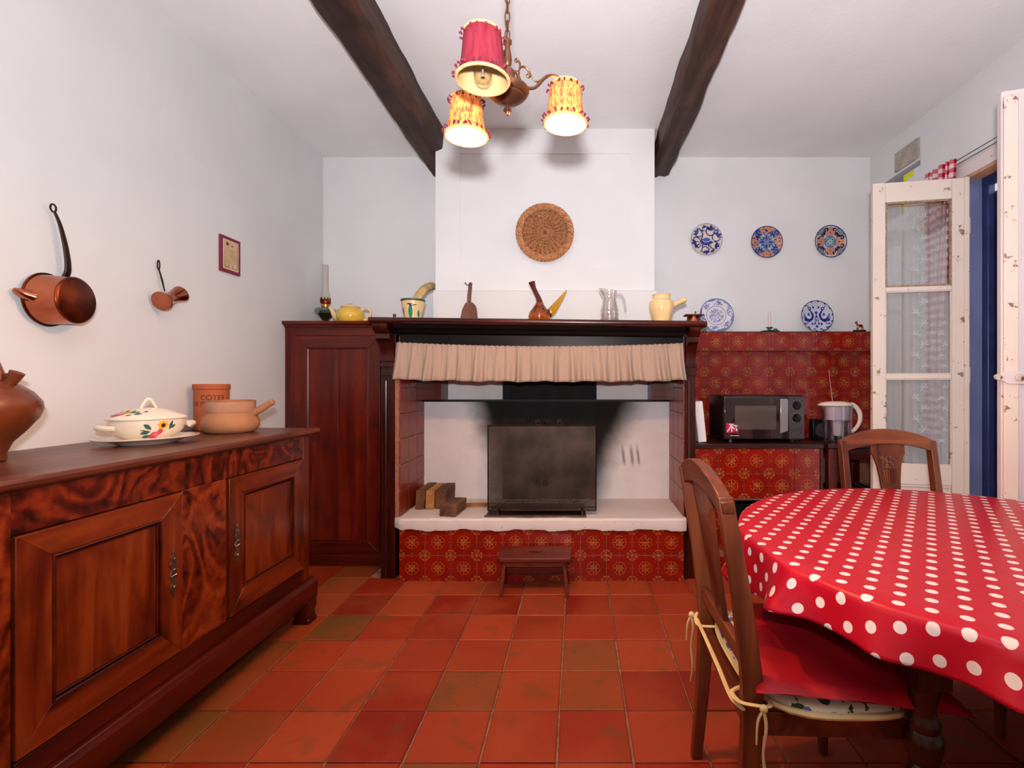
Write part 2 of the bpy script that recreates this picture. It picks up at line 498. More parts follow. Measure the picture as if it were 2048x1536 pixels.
plain('plate_blue_white', srgb(196, 202, 220), 0.16, var=0.05, coat=0.4)
plain('plate_grey_blue', srgb(120, 126, 164), 0.2, var=0.06, coat=0.4)
plain('yellow_glaze', srgb(234, 190, 72), 0.15, var=0.05, coat=0.5)
plain('pale_yellow_glaze', srgb(236, 204, 146), 0.18, var=0.06, coat=0.4)
plain('ink_blue', srgb(28, 34, 128), 0.2, var=0.15, coat=0.4)
plain('ink_navy', srgb(14, 16, 62), 0.2, var=0.15, coat=0.4)
plain('ink_pale_blue', srgb(104, 118, 176), 0.2, var=0.15, coat=0.4)
plain('ink_mid_blue', srgb(58, 84, 170), 0.2, var=0.15, coat=0.4)
plain('ink_orange', srgb(204, 142, 112), 0.2, var=0.12, coat=0.4)
plain('ink_mint', srgb(160, 206, 178), 0.2, var=0.1, coat=0.4)
plain('ink_green', srgb(52, 96, 84), 0.3, var=0.2)
plain('ink_teal', srgb(40, 136, 112), 0.2, var=0.2, coat=0.4)
plain('ink_pink', srgb(204, 70, 96), 0.25, var=0.25)
plain('ink_rose', srgb(222, 130, 120), 0.25, var=0.2)
plain('ink_yellow', srgb(226, 168, 50), 0.25, var=0.2)
plain('ink_dark', srgb(66, 34, 22), 0.6)
plain('ink_brown', srgb(110, 80, 50), 0.7)
plain('black_plastic', (0.010, 0.007, 0.008, 1), 0.32, spec=0.3)
plain('grey_plastic', srgb(74, 66, 68), 0.35, 0.3)
plain('silver_print', srgb(190, 185, 190), 0.4)
plain('white_plastic', srgb(236, 228, 228), 0.35, var=0.03)
plain('cream_plastic', srgb(238, 220, 206), 0.35, var=0.03)
plain('candle_wax', srgb(232, 214, 210), 0.5, var=0.03)
plain('burgundy', srgb(128, 36, 60), 0.55)
plain('paper_old', srgb(212, 180, 140), 0.8, var=0.1)
plain('red_sticker', srgb(176, 22, 60), 0.4)
plain('yellow_card', srgb(224, 232, 20), 0.6, var=0.03)
plain('white_card', srgb(226, 222, 232), 0.6, var=0.03)
plain('blue_paint', srgb(40, 50, 98), 0.34, var=0.2)
plain('blue_grey_paint', srgb(112, 118, 156), 0.5, var=0.14, scale=3)
plain('horn', srgb(196, 166, 110), 0.45, var=0.25, scale=20)
plain('cord_yellow', srgb(222, 196, 138), 0.8, var=0.1)
plain('burg_fringe', srgb(112, 26, 46), 0.8)
plain('gold_braid', srgb(214, 170, 110), 0.7, var=0.2, scale=120, bump=0.4)
plain('orange_inside', srgb(206, 110, 50), 0.7)
plain('wire', srgb(90, 86, 90), 0.4, 0.8)
plain('box_grey', srgb(176, 168, 158), 0.8)
plain('red_cushion', srgb(186, 12, 28), 0.55, var=0.18, scale=6, bump=0.06)
plain('peach_inside', srgb(206, 150, 116), 0.8)

def m_peel(name, base, under, amount):
    m = begin(name); v = coord()
    n = noise(v, 16, 6, 0.68); z = noise(v, 2.3, 2)
    big = noise(v, 3, 4)
    k = sstep(n * 0.75 + z * 0.35, amount, amount + 0.025)
    c = mixc(sstep(big, 0.35, 0.7), base, tuple(x * 0.93 for x in base[:3]) + (1,))
    c = mixc(k, c, under)
    return finish(m, c, 0.5 + k * 0.3, 0, bumpx(1.0 - k, 0.35, 0.003), spec=0.4)
m_peel('peeling_paint', srgb(232, 216, 202), srgb(150, 116, 98), 0.638)
m_peel('old_white_paint', srgb(226, 214, 212), srgb(140, 108, 92), 0.68)
m_peel('latch_paint', srgb(206, 190, 178), srgb(110, 80, 66), 0.60)
plain('putty_brown', srgb(160, 132, 108), 0.85, var=0.3, scale=60, bump=0.4)

def m_thin(name, col, tmix, rough=0.05, gloss=(1, 1, 1, 1), gl=0.10):
    m = begin(name); nt = m.node_tree
    nt.nodes.remove(nt.nodes['Principled BSDF'])
    t = nt.nodes.new('ShaderNodeBsdfTransparent'); t.inputs[0].default_value = col
    g = nt.nodes.new('ShaderNodeBsdfGlossy'); g.inputs[0].default_value = gloss; g.inputs['Roughness'].default_value = rough
    fr = nt.nodes.new('ShaderNodeLayerWeight'); fr.inputs[0].default_value = tmix
    mx = nt.nodes.new('ShaderNodeMixShader')
    X.nt = nt
    fac = X(fr.outputs['Facing']) * (0.6) + gl
    nt.links.new(fac.k, mx.inputs[0]); nt.links.new(t.outputs[0], mx.inputs[1]); nt.links.new(g.outputs[0], mx.inputs[2])
    nt.links.new(mx.outputs[0], nt.nodes['Material Output'].inputs[0])
    return m
m_thin('pane_glass', (0.93, 0.95, 0.95, 1), 0.15, 0.02, gl=0.05)
m_thin('clear_glass', (0.93, 0.91, 0.91, 1), 0.35, 0.06, gl=0.10)
m_thin('pitcher_plastic', (0.90, 0.87, 0.91, 1), 0.3, 0.15, gl=0.04)
m_thin('lamp_green_glass', (0.42, 0.56, 0.54, 1), 0.3, 0.06, gl=0.12)
m_thin('bulb_glass', (0.97, 0.95, 0.9, 1), 0.3, 0.05, gl=0.08)
finish(begin('amber_glass'), srgb(222, 112, 18), 0.06, 0, trans=0.85, ior=1.35, coat=0.5)
finish(begin('amber_light_glass'), srgb(238, 176, 20), 0.06, 0, trans=0.85, ior=1.3, coat=0.5)
finish(begin('amber_dark_glass'), srgb(104, 22, 12), 0.06, 0, trans=0.7, ior=1.35, coat=0.5)
finish(begin('oil_yellow'), srgb(120, 104, 16), 0.2, 0, trans=0.5)
m = begin('bulb_lit'); X.nt = m.node_tree
finish(m, (1, 0.85, 0.6, 1), 0.5, emit=(1.0, 0.44, 0.15, 1), estr=BULB)
finish(begin('filament'), srgb(210, 205, 200), 0.3, 0.6)

def m_fabric(name, colfn, transl=0.0, rough=0.9, alpha=None):
    m = begin(name); nt = m.node_tree
    c = colfn()
    b = nt.nodes['Principled BSDF']
    finish(m, c, rough, 0, None, spec=0.15)
    if transl or alpha is not None:
        out = nt.nodes['Material Output']; cur = b.outputs[0]
        if transl:
            t = nt.nodes.new('ShaderNodeBsdfTranslucent'); plug(t.inputs[0], c)
            mx = nt.nodes.new('ShaderNodeMixShader'); mx.inputs[0].default_value = transl
            nt.links.new(cur, mx.inputs[1]); nt.links.new(t.outputs[0], mx.inputs[2]); cur = mx.outputs[0]
        if alpha is not None:
            al = alpha()
            tr = nt.nodes.new('ShaderNodeBsdfTransparent'); mx = nt.nodes.new('ShaderNodeMixShader')
            plug(mx.inputs[0], al); nt.links.new(tr.outputs[0], mx.inputs[1]); nt.links.new(cur, mx.inputs[2]); cur = mx.outputs[0]
        nt.links.new(cur, out.inputs[0])
    return m
def c_valance():
    u, v, _ = sep(coord('UV')); P = 0.0125
    def dots(ou, ov):
        a = frac(u / P + ou) - 0.5; b = frac(v / P + ov) - 0.5
        return sqx(a * a * 1.4 + b * b * 0.8) < 0.235
    d = maxx(dots(0.0, 0.0), dots(0.5, 0.5))
    return mixc(d, srgb(200, 178, 160), srgb(134, 104, 90))
m_fabric('valance_fabric', c_valance, 0.12)
def c_dots():
    u, v, _ = sep(coord('UV')); P = 0.0555; A = R(36)
    # anchor of one dot relative to the table centre
    p = (u * cos(A) - v * sin(A)) / P; q = (u * sin(A) + v * cos(A)) / P
    a = frac(p + 0.36) - 0.5; b = frac(q + 0.21) - 0.5
    d = sqx(a * a + b * b) < 0.212
    n = noise(wpos(), 5, 3)
    return mixc(d, mixc(n, srgb(176, 5, 30), srgb(190, 10, 40)), srgb(232, 218, 212))
m = begin('oilcloth'); c = c_dots(); n = noise(wpos(), 9, 3, 0.5, 0.5)
finish(m, c, 0.34, 0, bumpx(n, 0.16, 0.012), spec=0.4)
def c_gingham():
    u, v, _ = sep(coord('UV')); P = 0.050
    a = frac(u / P) < 0.5; b = frac(v / P) < 0.5
    return ramp((a + b) * 0.5, [(0.0, srgb(236, 222, 222)), (0.5, srgb(214, 112, 124)), (0.9, srgb(182, 14, 40))])
m_fabric('gingham', c_gingham, 0.25)
def c_lace(): return srgb(238, 232, 232)
def a_lace():
    u, v, _ = sep(coord('UV'))
    w = noise(comb(u * 40.0, v * 3.0, 0.0), 1.0, 2)
    return 0.24 + w * 0.18 + (absx(frac(u * 9.0) - 0.5) < 0.03) * 0.12
m_fabric('lace', c_lace, 0.3, alpha=a_lace)
m_fabric('chimney_glass', lambda: srgb(226, 220, 214), 0.3, alpha=lambda: 0.78 + noise(coord(), 9, 2) * 0.1)
m_fabric('lace_motif', lambda: srgb(246, 242, 242), 0.3)
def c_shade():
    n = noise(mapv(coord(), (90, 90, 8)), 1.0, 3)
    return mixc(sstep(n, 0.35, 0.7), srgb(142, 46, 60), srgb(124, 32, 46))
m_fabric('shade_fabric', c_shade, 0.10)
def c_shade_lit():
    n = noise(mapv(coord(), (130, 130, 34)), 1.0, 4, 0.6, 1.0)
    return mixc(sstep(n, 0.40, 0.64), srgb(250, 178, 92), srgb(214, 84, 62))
m_fabric('shade_fabric_lit', c_shade_lit, 0.085)  # same fabric as the unlit shade, bulb glow put into its colour
m_fabric('shade_lining', lambda: srgb(186, 158, 110), 0.06)
def c_floral():
    v = coord('Object'); d = voro(mapv(v, (1, 1, 1)), 24); n = noise(v, 60, 2); g = noise(mapv(v, (1, 1, 1), (3, 1, 2)), 40, 2)
    c = mixc((d + (n - 0.5) * 0.30) < 0.36, srgb(226, 208, 178), srgb(98, 104, 160))
    return mixc(sstep(g, 0.58, 0.62), c, srgb(60, 74, 44))
m_fabric('floral_fabric', c_floral)
def m_mesh():
    m = begin('screen_mesh'); x, y, z = sep(coord()); P = 0.0078
    a = frac(x / P) - 0.5; b = frac(z / P) - 0.5; a2 = frac(x / P + 0.5) - 0.5; b2 = frac(z / P + 0.5) - 0.5
    h = minx(sqx(a * a + b * b), sqx(a2 * a2 + b2 * b2))
    n = noise(coord(), 6, 3)
    return finish(m, mixc(sstep(n, 0.3, 0.7), srgb(48, 36, 31), srgb(80, 64, 56)), 0.5, 0.5, alpha=(h > 0.20))
m_mesh()
def m_microdoor():
    m = begin('oven_window'); return finish(m, srgb(84, 72, 68), 0.14, 0, spec=0.6, coat=0.6)
m_microdoor()
finish(begin('oven_door_gloss'), (0.02, 0.012, 0.014, 1), 0.06, 0, spec=0.6, coat=0.8)
finish(begin('oven_handle'), srgb(150, 148, 150), 0.2, 0.4, coat=0.6)
def m_wicker():
    m = begin('wicker'); n = noise(coord(), 50, 3); r = objrand()
    return finish(m, mixc(sstep(n, 0.3, 0.7), srgb(168, 104, 62), srgb(206, 146, 98)), 0.5, 0)
m_wicker()

# ------------------------------------------------------------------ the room
XL, XR, YB, ZC = -1.93, 2.22, 3.69, 2.92
TS = 0.2453                                    # floor tile pitch
floor = struct('floor', MB().box(XL, XR + 0.3, -1.6, YB, -0.08, -0.009), 'mortar', 'red terracotta tile floor with pale mortar joints')
def tile_mesh(w, d):
    c = 0.004
    mb = MB()
    mb.add([(-w / 2, -d / 2, -0.012), (w / 2, -d / 2, -0.012), (w / 2, d / 2, -0.012), (-w / 2, d / 2, -0.012),
            (-w / 2, -d / 2, -0.004), (w / 2, -d / 2, -0.004), (w / 2, d / 2, -0.004), (-w / 2, d / 2, -0.004),
            (-w / 2 + c, -d / 2 + c, 0), (w / 2 - c, -d / 2 + c, 0), (w / 2 - c, d / 2 - c, 0), (-w / 2 + c, d / 2 - c, 0)],
           [(0, 1, 5, 4), (1, 2, 6, 5), (2, 3, 7, 6), (3, 0, 4, 7), (4, 5, 9, 8), (5, 6, 10, 9), (6, 7, 11, 10), (7, 4, 8, 11), (8, 9, 10, 11)])
    return mb.mesh('floor_tile', 'terracotta')
FT = [tile_mesh(TS - 0.006, TS - 0.0055), tile_mesh(TS - 0.0085, TS - 0.004), tile_mesh(TS - 0.005, TS - 0.0075)]
def cell(px, py):
    Y = H * F / (py - CY); Xw = (px - CX) / F * Y
    return (math.floor((Xw + 1.048) / TS), math.floor((Y - 2.036) / TS))
olive = {cell(690, 1258): 0.9, cell(560, 1305): 0.8, cell(905, 1385): 0.75, cell(1180, 1310): 0.7, cell(1200, 1390): 0.45, cell(640, 1225): 0.3,
         cell(520, 1450): 0.3, cell(660, 1180): 0.45, cell(900, 1530): 0.6, cell(360, 1450): 0.85, cell(430, 1375): 0.5, cell(690, 1150): 0.5}
tc = [srgb(158, 48, 18), srgb(144, 34, 10), srgb(172, 64, 30), srgb(156, 56, 24), srgb(146, 40, 14), srgb(172, 72, 38), srgb(166, 68, 30)]
oc = srgb(118, 82, 36)
field = MB()
rt = random.Random(5)
for i in range(-4, 14):
    for j in range(-15, 8):
        x0, y0 = -1.048 + i * TS, 2.036 + j * TS
        xa, xb, ya, yb = max(x0, XL), min(x0 + TS, XR + 0.28), max(y0, -1.6), min(y0 + TS, YB)
        if xb - xa < 0.02 or yb - ya < 0.02: continue
        if y0 > 3.0 and -1.3 < x0 and x0 + TS < 1.6: continue
        if y0 > 3.2 and x0 < 1.4: continue
        k = rt.random(); dz = rt.uniform(-0.0012, 0.0006); q = rt.randrange(3)
        if -1.5 < x0 + TS / 2 < 2.1 and 1.25 < y0 and y0 + TS <= YB and x0 + TS < XR + 0.02 and x0 > XL:
            o = part('floor_tile', FT[q], None, floor, loc=(x0 + TS / 2, y0 + TS / 2, dz), rot=(0, 0, rt.uniform(-0.004, 0.004)))
            c = Vector(tc[rt.randrange(len(tc))][:3]) * rt.uniform(0.88, 1.1)
            w = olive.get((i, j), 0.0)
            c = c.lerp(Vector(oc[:3]), w)
            o.color = (c.x, c.y, c.z, 1)
        else:
            field.box(xa + 0.003, xb - 0.003, ya + 0.003, yb - 0.003, -0.02, dz)
fo = part('floor_tile_field', field, 'terracotta', floor, kind='stuff'); fo.color = srgb(148, 44, 16)

struct('wall_left', MB().box(XL - 0.15, XL, -1.6, YB + 0.15, -0.08, ZC), 'plaster', 'white plastered left wall')
struct('wall_rear', MB().box(XL - 0.15, XR + 0.3, -1.75, -1.6, -0.08, ZC), 'plaster', 'white plastered wall behind the camera')
struct('wall_back', MB().box(XL - 0.15, XR + 0.3, YB, YB + 0.15, -0.08, ZC), 'plaster_back', 'white plastered back wall behind the chimney')
DY0, DY1, DZ = 1.78, 2.785, 2.385            # garden door opening
NY0, NY1, NZ0, NZ1 = 3.15, 3.53, 2.36, 2.655  # little wall niche
rw = MB()
rw.box(XR, XR + 0.3, -1.6, DY0, -0.08, ZC).box(XR, XR + 0.3, DY0, DY1, DZ, ZC).box(XR, XR + 0.3, DY1, NY0, -0.08, ZC)
rw.box(XR, XR + 0.3, NY0, NY1, -0.08, NZ0).box(XR, XR + 0.3, NY0, NY1, NZ1, ZC).box(XR + 0.2, XR + 0.3, NY0, NY1, NZ0, NZ1).box(XR, XR + 0.3, NY1, YB, -0.08, ZC)
struct('wall_right', rw, 'plaster', 'white plastered right wall with garden door opening and small niche')
struct('ceiling', MB().box(XL - 0.15, XR + 0.3, -1.6, YB + 0.15, ZC, ZC + 0.12), 'plaster_ceiling', 'white plastered ceiling with two dark beams')

# chimney breast with a shallow recessed panel
BY = 3.28
a = at(871, 600, BY).x; b = at(1309, 600, BY).x
p0, p1 = at(920, 0, BY).x, at(1260, 0, BY).x; q0, q1 = at(0, 534, BY).z, at(0, 307, BY).z
cb = MB()
ZL = at(0, 582, BY).z
cb.box(a, p0, BY, YB, ZL, ZC).box(p1, b, BY, YB, ZL, ZC).box(p0, p1, BY, YB, ZL, q0).box(p0, p1, BY, YB, q1, ZC).box(p0, p1, BY + 0.007, YB, q0, q1)
struct('wall_chimney', cb, 'plaster_back', 'white chimney breast with shallow recessed panel above the mantel')
lb = MB().prism([(BY - 0.012, 1.40), (YB, 1.40), (YB, ZL + 0.006), (BY + 0.002, ZL + 0.006), (BY - 0.012, ZL - 0.004)], a - 0.012, b + 0.012, YZ())  # band shaped and tinted to show where the lamp light begins
struct('trim_1', lb, 'plaster_lamplit', 'slightly proud lower band of the chimney breast, tinted for lamp light, just above the mantel shelf')

# ceiling beams, rough hewn
def beam(name, x0, x1, zb, label, seed, tx=0.0):
    rn = random.Random(seed); n = 60; w = x1 - x0; hgt = ZC + 0.02 - zb
    prof = [(0, 1), (0, 0.22), (0.04, 0.09), (0.14, 0.02), (0.3, 0.0), (0.5, 0.0), (0.7, 0.0), (0.86, 0.03), (0.96, 0.12), (1, 0.3), (1, 1)]
    ph = [[rn.uniform(0, 6.28) for _ in range(4)] for _ in prof]
    mb = MB(); vs_ = []
    for i in range(n + 1):
        y = -1.6 + (YB + 1.6 + 0.05) * i / n
        for k, (s, t) in enumerate(prof):
            d = sum(sin(y * f + ph[k][q]) for q, f in enumerate((2.1, 5.3, 11.0, 19.0))) * 0.0028
            e = sum(cos(y * f + ph[k][q] * 2) for q, f in enumerate((1.7, 6.1, 9.0, 23.0))) * 0.0026
            vs_.append((x0 + s * w + d + tx * (y - 3.0), y, zb + t * hgt + (e if t < 0.9 else 0)))
    K = len(prof)
    fs = [(i * K + k, i * K + k + 1, (i + 1) * K + k + 1, (i + 1) * K + k) for i in range(n) for k in range(K - 1)]
    fs += [tuple(range(K)), tuple(range(n * K, n * K + K))]
    mb.add(vs_, fs)
    return struct(name, mb, 'beam_wood', label, smooth=True)
beam('ceiling_beam', -1.105, -0.905, 2.765, 'thick dark brown wooden ceiling beam left of the lamp', 3)
beam('ceiling_beam', 0.545, 0.705, 2.77, 'slimmer dark brown wooden ceiling beam right of the lamp', 9)

# ------------------------------------------------------------------ decorated wall tiles
DS = 0.158
def deco_mesh(u0=-0.5, u1=0.5, v0=-0.5, v1=0.5, mat='deco_tile'):
    g = 0.0016; x0, x1, z0, z1 = u0 * DS + g, u1 * DS - g, v0 * DS + g, v1 * DS - g; c = 0.0016
    mb = MB()
    mb.add([(x0, 0.006, z0), (x1, 0.006, z0), (x1, 0.006, z1), (x0, 0.006, z1), (x0, 0.0015, z0), (x1, 0.0015, z0), (x1, 0.0015, z1), (x0, 0.0015, z1),
            (x0 + c, 0, z0 + c), (x1 - c, 0, z0 + c), (x1 - c, 0, z1 - c), (x0 + c, 0, z1 - c)],
           [(0, 1, 5, 4), (1, 2, 6, 5), (2, 3, 7, 6), (3, 0, 4, 7), (4, 5, 9, 8), (5, 6, 10, 9), (6, 7, 11, 10), (7, 4, 8, 11), (8, 9, 10, 11)])
    return mb.mesh('decorated_tile', mat)
DT = deco_mesh(); DTF = deco_mesh(mat='deco_tile_faded')
rj = random.Random(11)
def put_tile(parent, me, x, y, z, rz=0.0):
    return part('decorated_tile', me, None, parent, loc=(x, y + rj.uniform(-0.0007, 0.0007), z), rot=(rj.uniform(-0.004, 0.004), 0, rz + rj.uniform(-0.004, 0.004)))

# ------------------------------------------------------------------ fireplace
HX0, HX1, HY, FBY = -1.088, 0.650, 2.965, 3.46
fp = thing('fireplace', 'raised fireplace with red decorated tiles and a soot-stained white firebox', 'fireplace', (-0.22, 3.2, 0))
T = lambda mb: mb.map(lambda p: p - Vector((-0.22, 3.2, 0)))
core = part('hearth_base', T(MB().box(HX0 + 0.006, HX1 - 0.004, HY + 0.004, FBY, 0, 0.31)), 'tile_grout', fp)
for i in range(11):
    for j in range(2):
        put_tile(core, DT, HX0 + DS * (i + 0.5) + 0.22, HY - 3.2, DS * (j + 0.5) - 0.002)
sl = MB()
nx = 60
def slab_edge(t): return 0.004 * sin(t * 17) + 0.003 * sin(t * 41 + 1) + 0.002 * sin(t * 77)
vs_ = []
for i in range(nx + 1):
    x = -1.125 + (0.66 + 1.125) * i / nx
    ch = 0.05 * max(0, 1 - i / 1.6)
    yf = HY - 0.022 + ch + slab_edge(x) * 0.6
    vs_ += [(x, FBY, 0.312), (x, yf + 0.004, 0.314 + slab_edge(x + 3) * 1.1), (x, yf, 0.335), (x, yf + 0.003, 0.372 + slab_edge(x + 5) * .4), (x, yf + 0.014, 0.383 + slab_edge(x + 5) * .4), (x, FBY, 0.385)]
fs = [(i * 6 + k, i * 6 + (k + 1) % 6, (i + 1) * 6 + (k + 1) % 6, (i + 1) * 6 + k) for i in range(nx) for k in range(6)] + [tuple(range(6)), tuple(range(nx * 6, nx * 6 + 6))]
sl.add(vs_, fs)
part('hearth_slab', T(sl), 'hearth_plaster', fp, smooth=True)
part('firebox_back', T(MB().box(HX0 - 0.05, HX1 + 0.05, FBY, YB - 0.002, 0.30, 1.5)), 'firebox_plaster', fp)
part('fireback_plate', T(MB().box(-0.53, 0.135, FBY - 0.018, FBY + 0.002, 0.386, 1.40)), 'soot_shade_black', fp, bevel=0.004, label='black sooty iron fireback plate')
part('ledge_bar', T(MB().box(HX0, HX1, FBY - 0.035, FBY, 1.076, 1.090)), 'black_iron', fp)
for s, x in ((0, HX0), (1, HX1)):
    xa, xb = (x - 0.031, x - 0.007) if s == 0 else (x + 0.0065, x + 0.0085)
    sw = part('side_wall', T(MB().box(xa, xb, 2.985 if s == 0 else 3.01, FBY, 0.385, 1.5)), 'tile_grout', fp)
    for j in range(7):
        for i in range(3):
            put_tile(sw, DTF, (x if s == 0 else x) + 0.22, 3.2 - 3.2 + FBY - 3.2 - DS * (i + 0.5) - 0.003, 0.385 + DS * (j + 0.5), pi / 2 if s == 0 else -pi / 2)
    x0, x1 = (HX0 + 0.001, -0.92) if s == 0 else (0.498, HX1 - 0.001)
    cbk = part('corner_block', T(MB().box(x0, x1, 3.28, FBY - 0.001, 1.092, 1.5)), 'mahogany_h', fp)
# mantelpiece
mp = thing('mantelpiece', 'dark mahogany mantelpiece with moulded shelf, pilasters and scrolled corbels', 'mantelpiece', (-0.22, 3.0, 0))
T = lambda mb: mb.map(lambda p: p - Vector((-0.22, 3.0, 0)))
TILT = 0.0118
def slope(mb): return mb.map(lambda p: Vector((p.x, p.y, p.z - TILT * (p.x + 0.23))))
SY = 2.83
shelf_z = lambda x: 1.581 - TILT * (x + 0.23)
sh = MB().prism([(SY + 0.03, 1.545), (SY + 0.012, 1.548), (SY + 0.002, 1.555), (SY, 1.565), (SY + 0.003, 1.574), (SY + 0.012, 1.580), (BY - 0.016, 1.581), (BY - 0.016, 1.545)], -1.222, 0.757, YZ())
part('shelf', T(slope(sh)), 'mantel_wood', mp, smooth=True, bevel=0.004)
part('shelf_return', T(slope(MB().box(-1.212, -0.976, BY - 0.0155, YB - 0.004, 1.545, 1.5808))), 'mantel_wood', mp)
fr = MB().prism([(2.885, 1.545), (2.90, 1.527), (2.935, 1.520), (2.945, 1.505), (2.975, 1.495), (3.05, 1.495), (3.05, 1.545)], -1.10, 0.640, YZ())
part('cornice_moulding', T(slope(fr)), 'black_wood', mp, smooth=True)
part('frieze_board', T(slope(MB().box(-1.12, 0.66, 2.985, 3.03, 1.40, 1.50))), 'black_wood', mp, bevel=0.003)
for x0, x1 in ((-1.213, -1.122), (0.660, 0.728)):
    pl = part('pilaster', T(MB().box(x0, x1, 3.0, YB - 0.005 if x0 < 0 else YB - 0.005, 0, 1.545)), 'mantel_wood_v', mp, bevel=0.003)
    part('pilaster_bead', T(MB().tube([(x0 + (x1 - x0) * .36, 2.998, 0.02), (x0 + (x1 - x0) * .36, 2.998, 1.22)], 0.007, 8)), 'mantel_wood_v', pl, smooth=True)
    part('capital', T(MB().box(x0 - 0.006, x1 + 0.006, 2.985, 3.02, 1.305, 1.325).box(x0 - 0.003, x1 + 0.003, 2.99, 3.02, 1.25, 1.262)), 'mantel_wood_v', pl, bevel=0.002)
    prof = [(3.02, 1.325), (2.985, 1.33), (2.985, 1.36), (2.978, 1.40), (2.955, 1.435), (2.925, 1.455), (2.905, 1.46), (2.905, 1.49), (2.90, 1.495), (2.872, 1.515), (2.862, 1.53), (2.862, 1.548), (3.02, 1.548)]
    part('corbel', T(MB().prism(prof, x0 + 0.002, x1 - 0.002, YZ()).map(lambda p: Vector((p.x, p.y, p.z - TILT * (p.x + 0.23))))), 'mantel_wood_v', mp, smooth=True, bevel=0.002)

# valance
def valance():
    mb = MB(); xa, xb = -1.103, 0.642
    rv = random.Random(21)
    fx = []; s = 0.0
    folds = [(rv.uniform(-0.02, 0.02) + xa + (xb - xa) * (k + 0.5) / 24, rv.uniform(0.022, 0.050), rv.uniform(0.009, 0.022)) for k in range(24)]
    N, Mv = 520, 14
    def fn(u, v):
        x = xa + (xb - xa) * u
        x2 = x + (u - 0.5) * 0.045 * v ** 1.5
        sag = -0.022 * (1 - (2 * u - 1) ** 2)
        tilt = -0.006 * u
        d = 0
        for c, am, w in folds: d += am * math.exp(-((x - c) / w) ** 2)
        ru = 0.0025 * sin(x * 210) + 0.0018 * sin(x * 341 + 1)
        y = 2.962 - (0.002 + d * (0.18 + 0.95 * v)) + ru * (1 - v) ** 2 + 0.004 * sin(x * 31 + v * 2) * v
        zt = 1.455 + sag + tilt + 0.0016 * sin(x * 190)
        zb = 1.226 - 0.010 * sin(pi * u) + 0.003 * sin(x * 23) + 0.002 * sin(x * 57) - 0.004 * u
        return (x2, y, zt + (zb - zt) * v)
    # arc length for uv
    pr = [Vector(fn(i / N, 0.7)) for i in range(N + 1)]; L = [0]
    for i in range(N): L.append(L[-1] + (pr[i + 1] - pr[i]).length)
    mb.grid(fn, N, Mv, lambda u, v: (L[round(u * N)], v * 0.235))
    o = part('valance_curtain', mb, 'valance_fabric', None, smooth=True, solid=0.0015, recalc=False)
    o.data.polygons.foreach_set('use_smooth', [True] * len(o.data.polygons))
    tag(o, 'gathered beige valance with tiny brown motifs hung across the fireplace opening', 'curtain')
valance()

# fire screen
sc = thing('fire_screen', 'dark perforated metal fire screen standing on the white hearth', 'fire screen', (-0.215, 3.03, 0.385))
x0, x1, z0, z1 = -0.342, 0.330, 0.028, 0.556
part('mesh_panel', MB().add([(x0, 0, z0), (x1, 0, z0), (x1, 0, z1), (x0, 0, z1)], [(0, 1, 2, 3)]), 'screen_mesh', sc)
part('frame', MB().tube([(x0, 0, z0), (x1, 0, z0), (x1, 0, z1), (x0, 0, z1)], 0.006, 6, closed=True), 'iron', sc)
part('crossbar', MB().box(x0, x1, -0.004, 0.004, z0 + 0.018, z0 + 0.024), 'iron', sc)
for x in (-0.275, 0.245):
    part('foot', MB().tube([(x, 0.05, 0.006), (x, 0.02, 0.03), (x, -0.015, 0.038), (x, -0.04, 0.03), (x, -0.05, 0.008)], 0.008, 6), 'iron', sc, smooth=True)
def scroll(cx, cz, s, y=-0.004, r=0.0026, turns=1.3):
    return [(cx + s * (0.3 + 0.7 * t) * cos(2 * pi * turns * t) * 0.02, y, cz + (0.3 + 0.7 * t) * 0.02 * sin(2 * pi * turns * t)) for t in [k / 22 for k in range(23)]]
orn = MB()
for cx, s in ((-0.13, 1), (0.105, -1), (-0.03, -1), (0.008, 1)): orn.tube(scroll(cx, z1 + 0.018, s), 0.0026, 5)
orn.tube([(-0.11, 0, z1 + 0.004), (-0.06, 0, z1 + 0.026), (-0.012, 0, z1 + 0.034), (0.036, 0, z1 + 0.026), (0.085, 0, z1 + 0.004)], 0.0026, 5)
part('scroll_crest', orn, 'iron', sc, smooth=True)
orn = MB(); orn.tube(scroll(-0.03, 0.20, -1, -0.007), 0.003, 5); orn.tube(scroll(0.012, 0.20, 1, -0.007), 0.003, 5)
part('scroll_ornament', orn, 'iron', sc, smooth=True)
tr = thing('ash_tray', 'flat grey ash tray lying under the fire screen', 'ash tray', (-0.26, 3.10, 0.385))
part('plate', MB().box(-0.305, 0.31, -0.12, 0.2, 0.001, 0.007), 'iron', tr, bevel=0.002)
part('rim', MB().box(-0.31, 0.315, -0.125, -0.118, 0.0, 0.012), 'nickel_aged', tr)

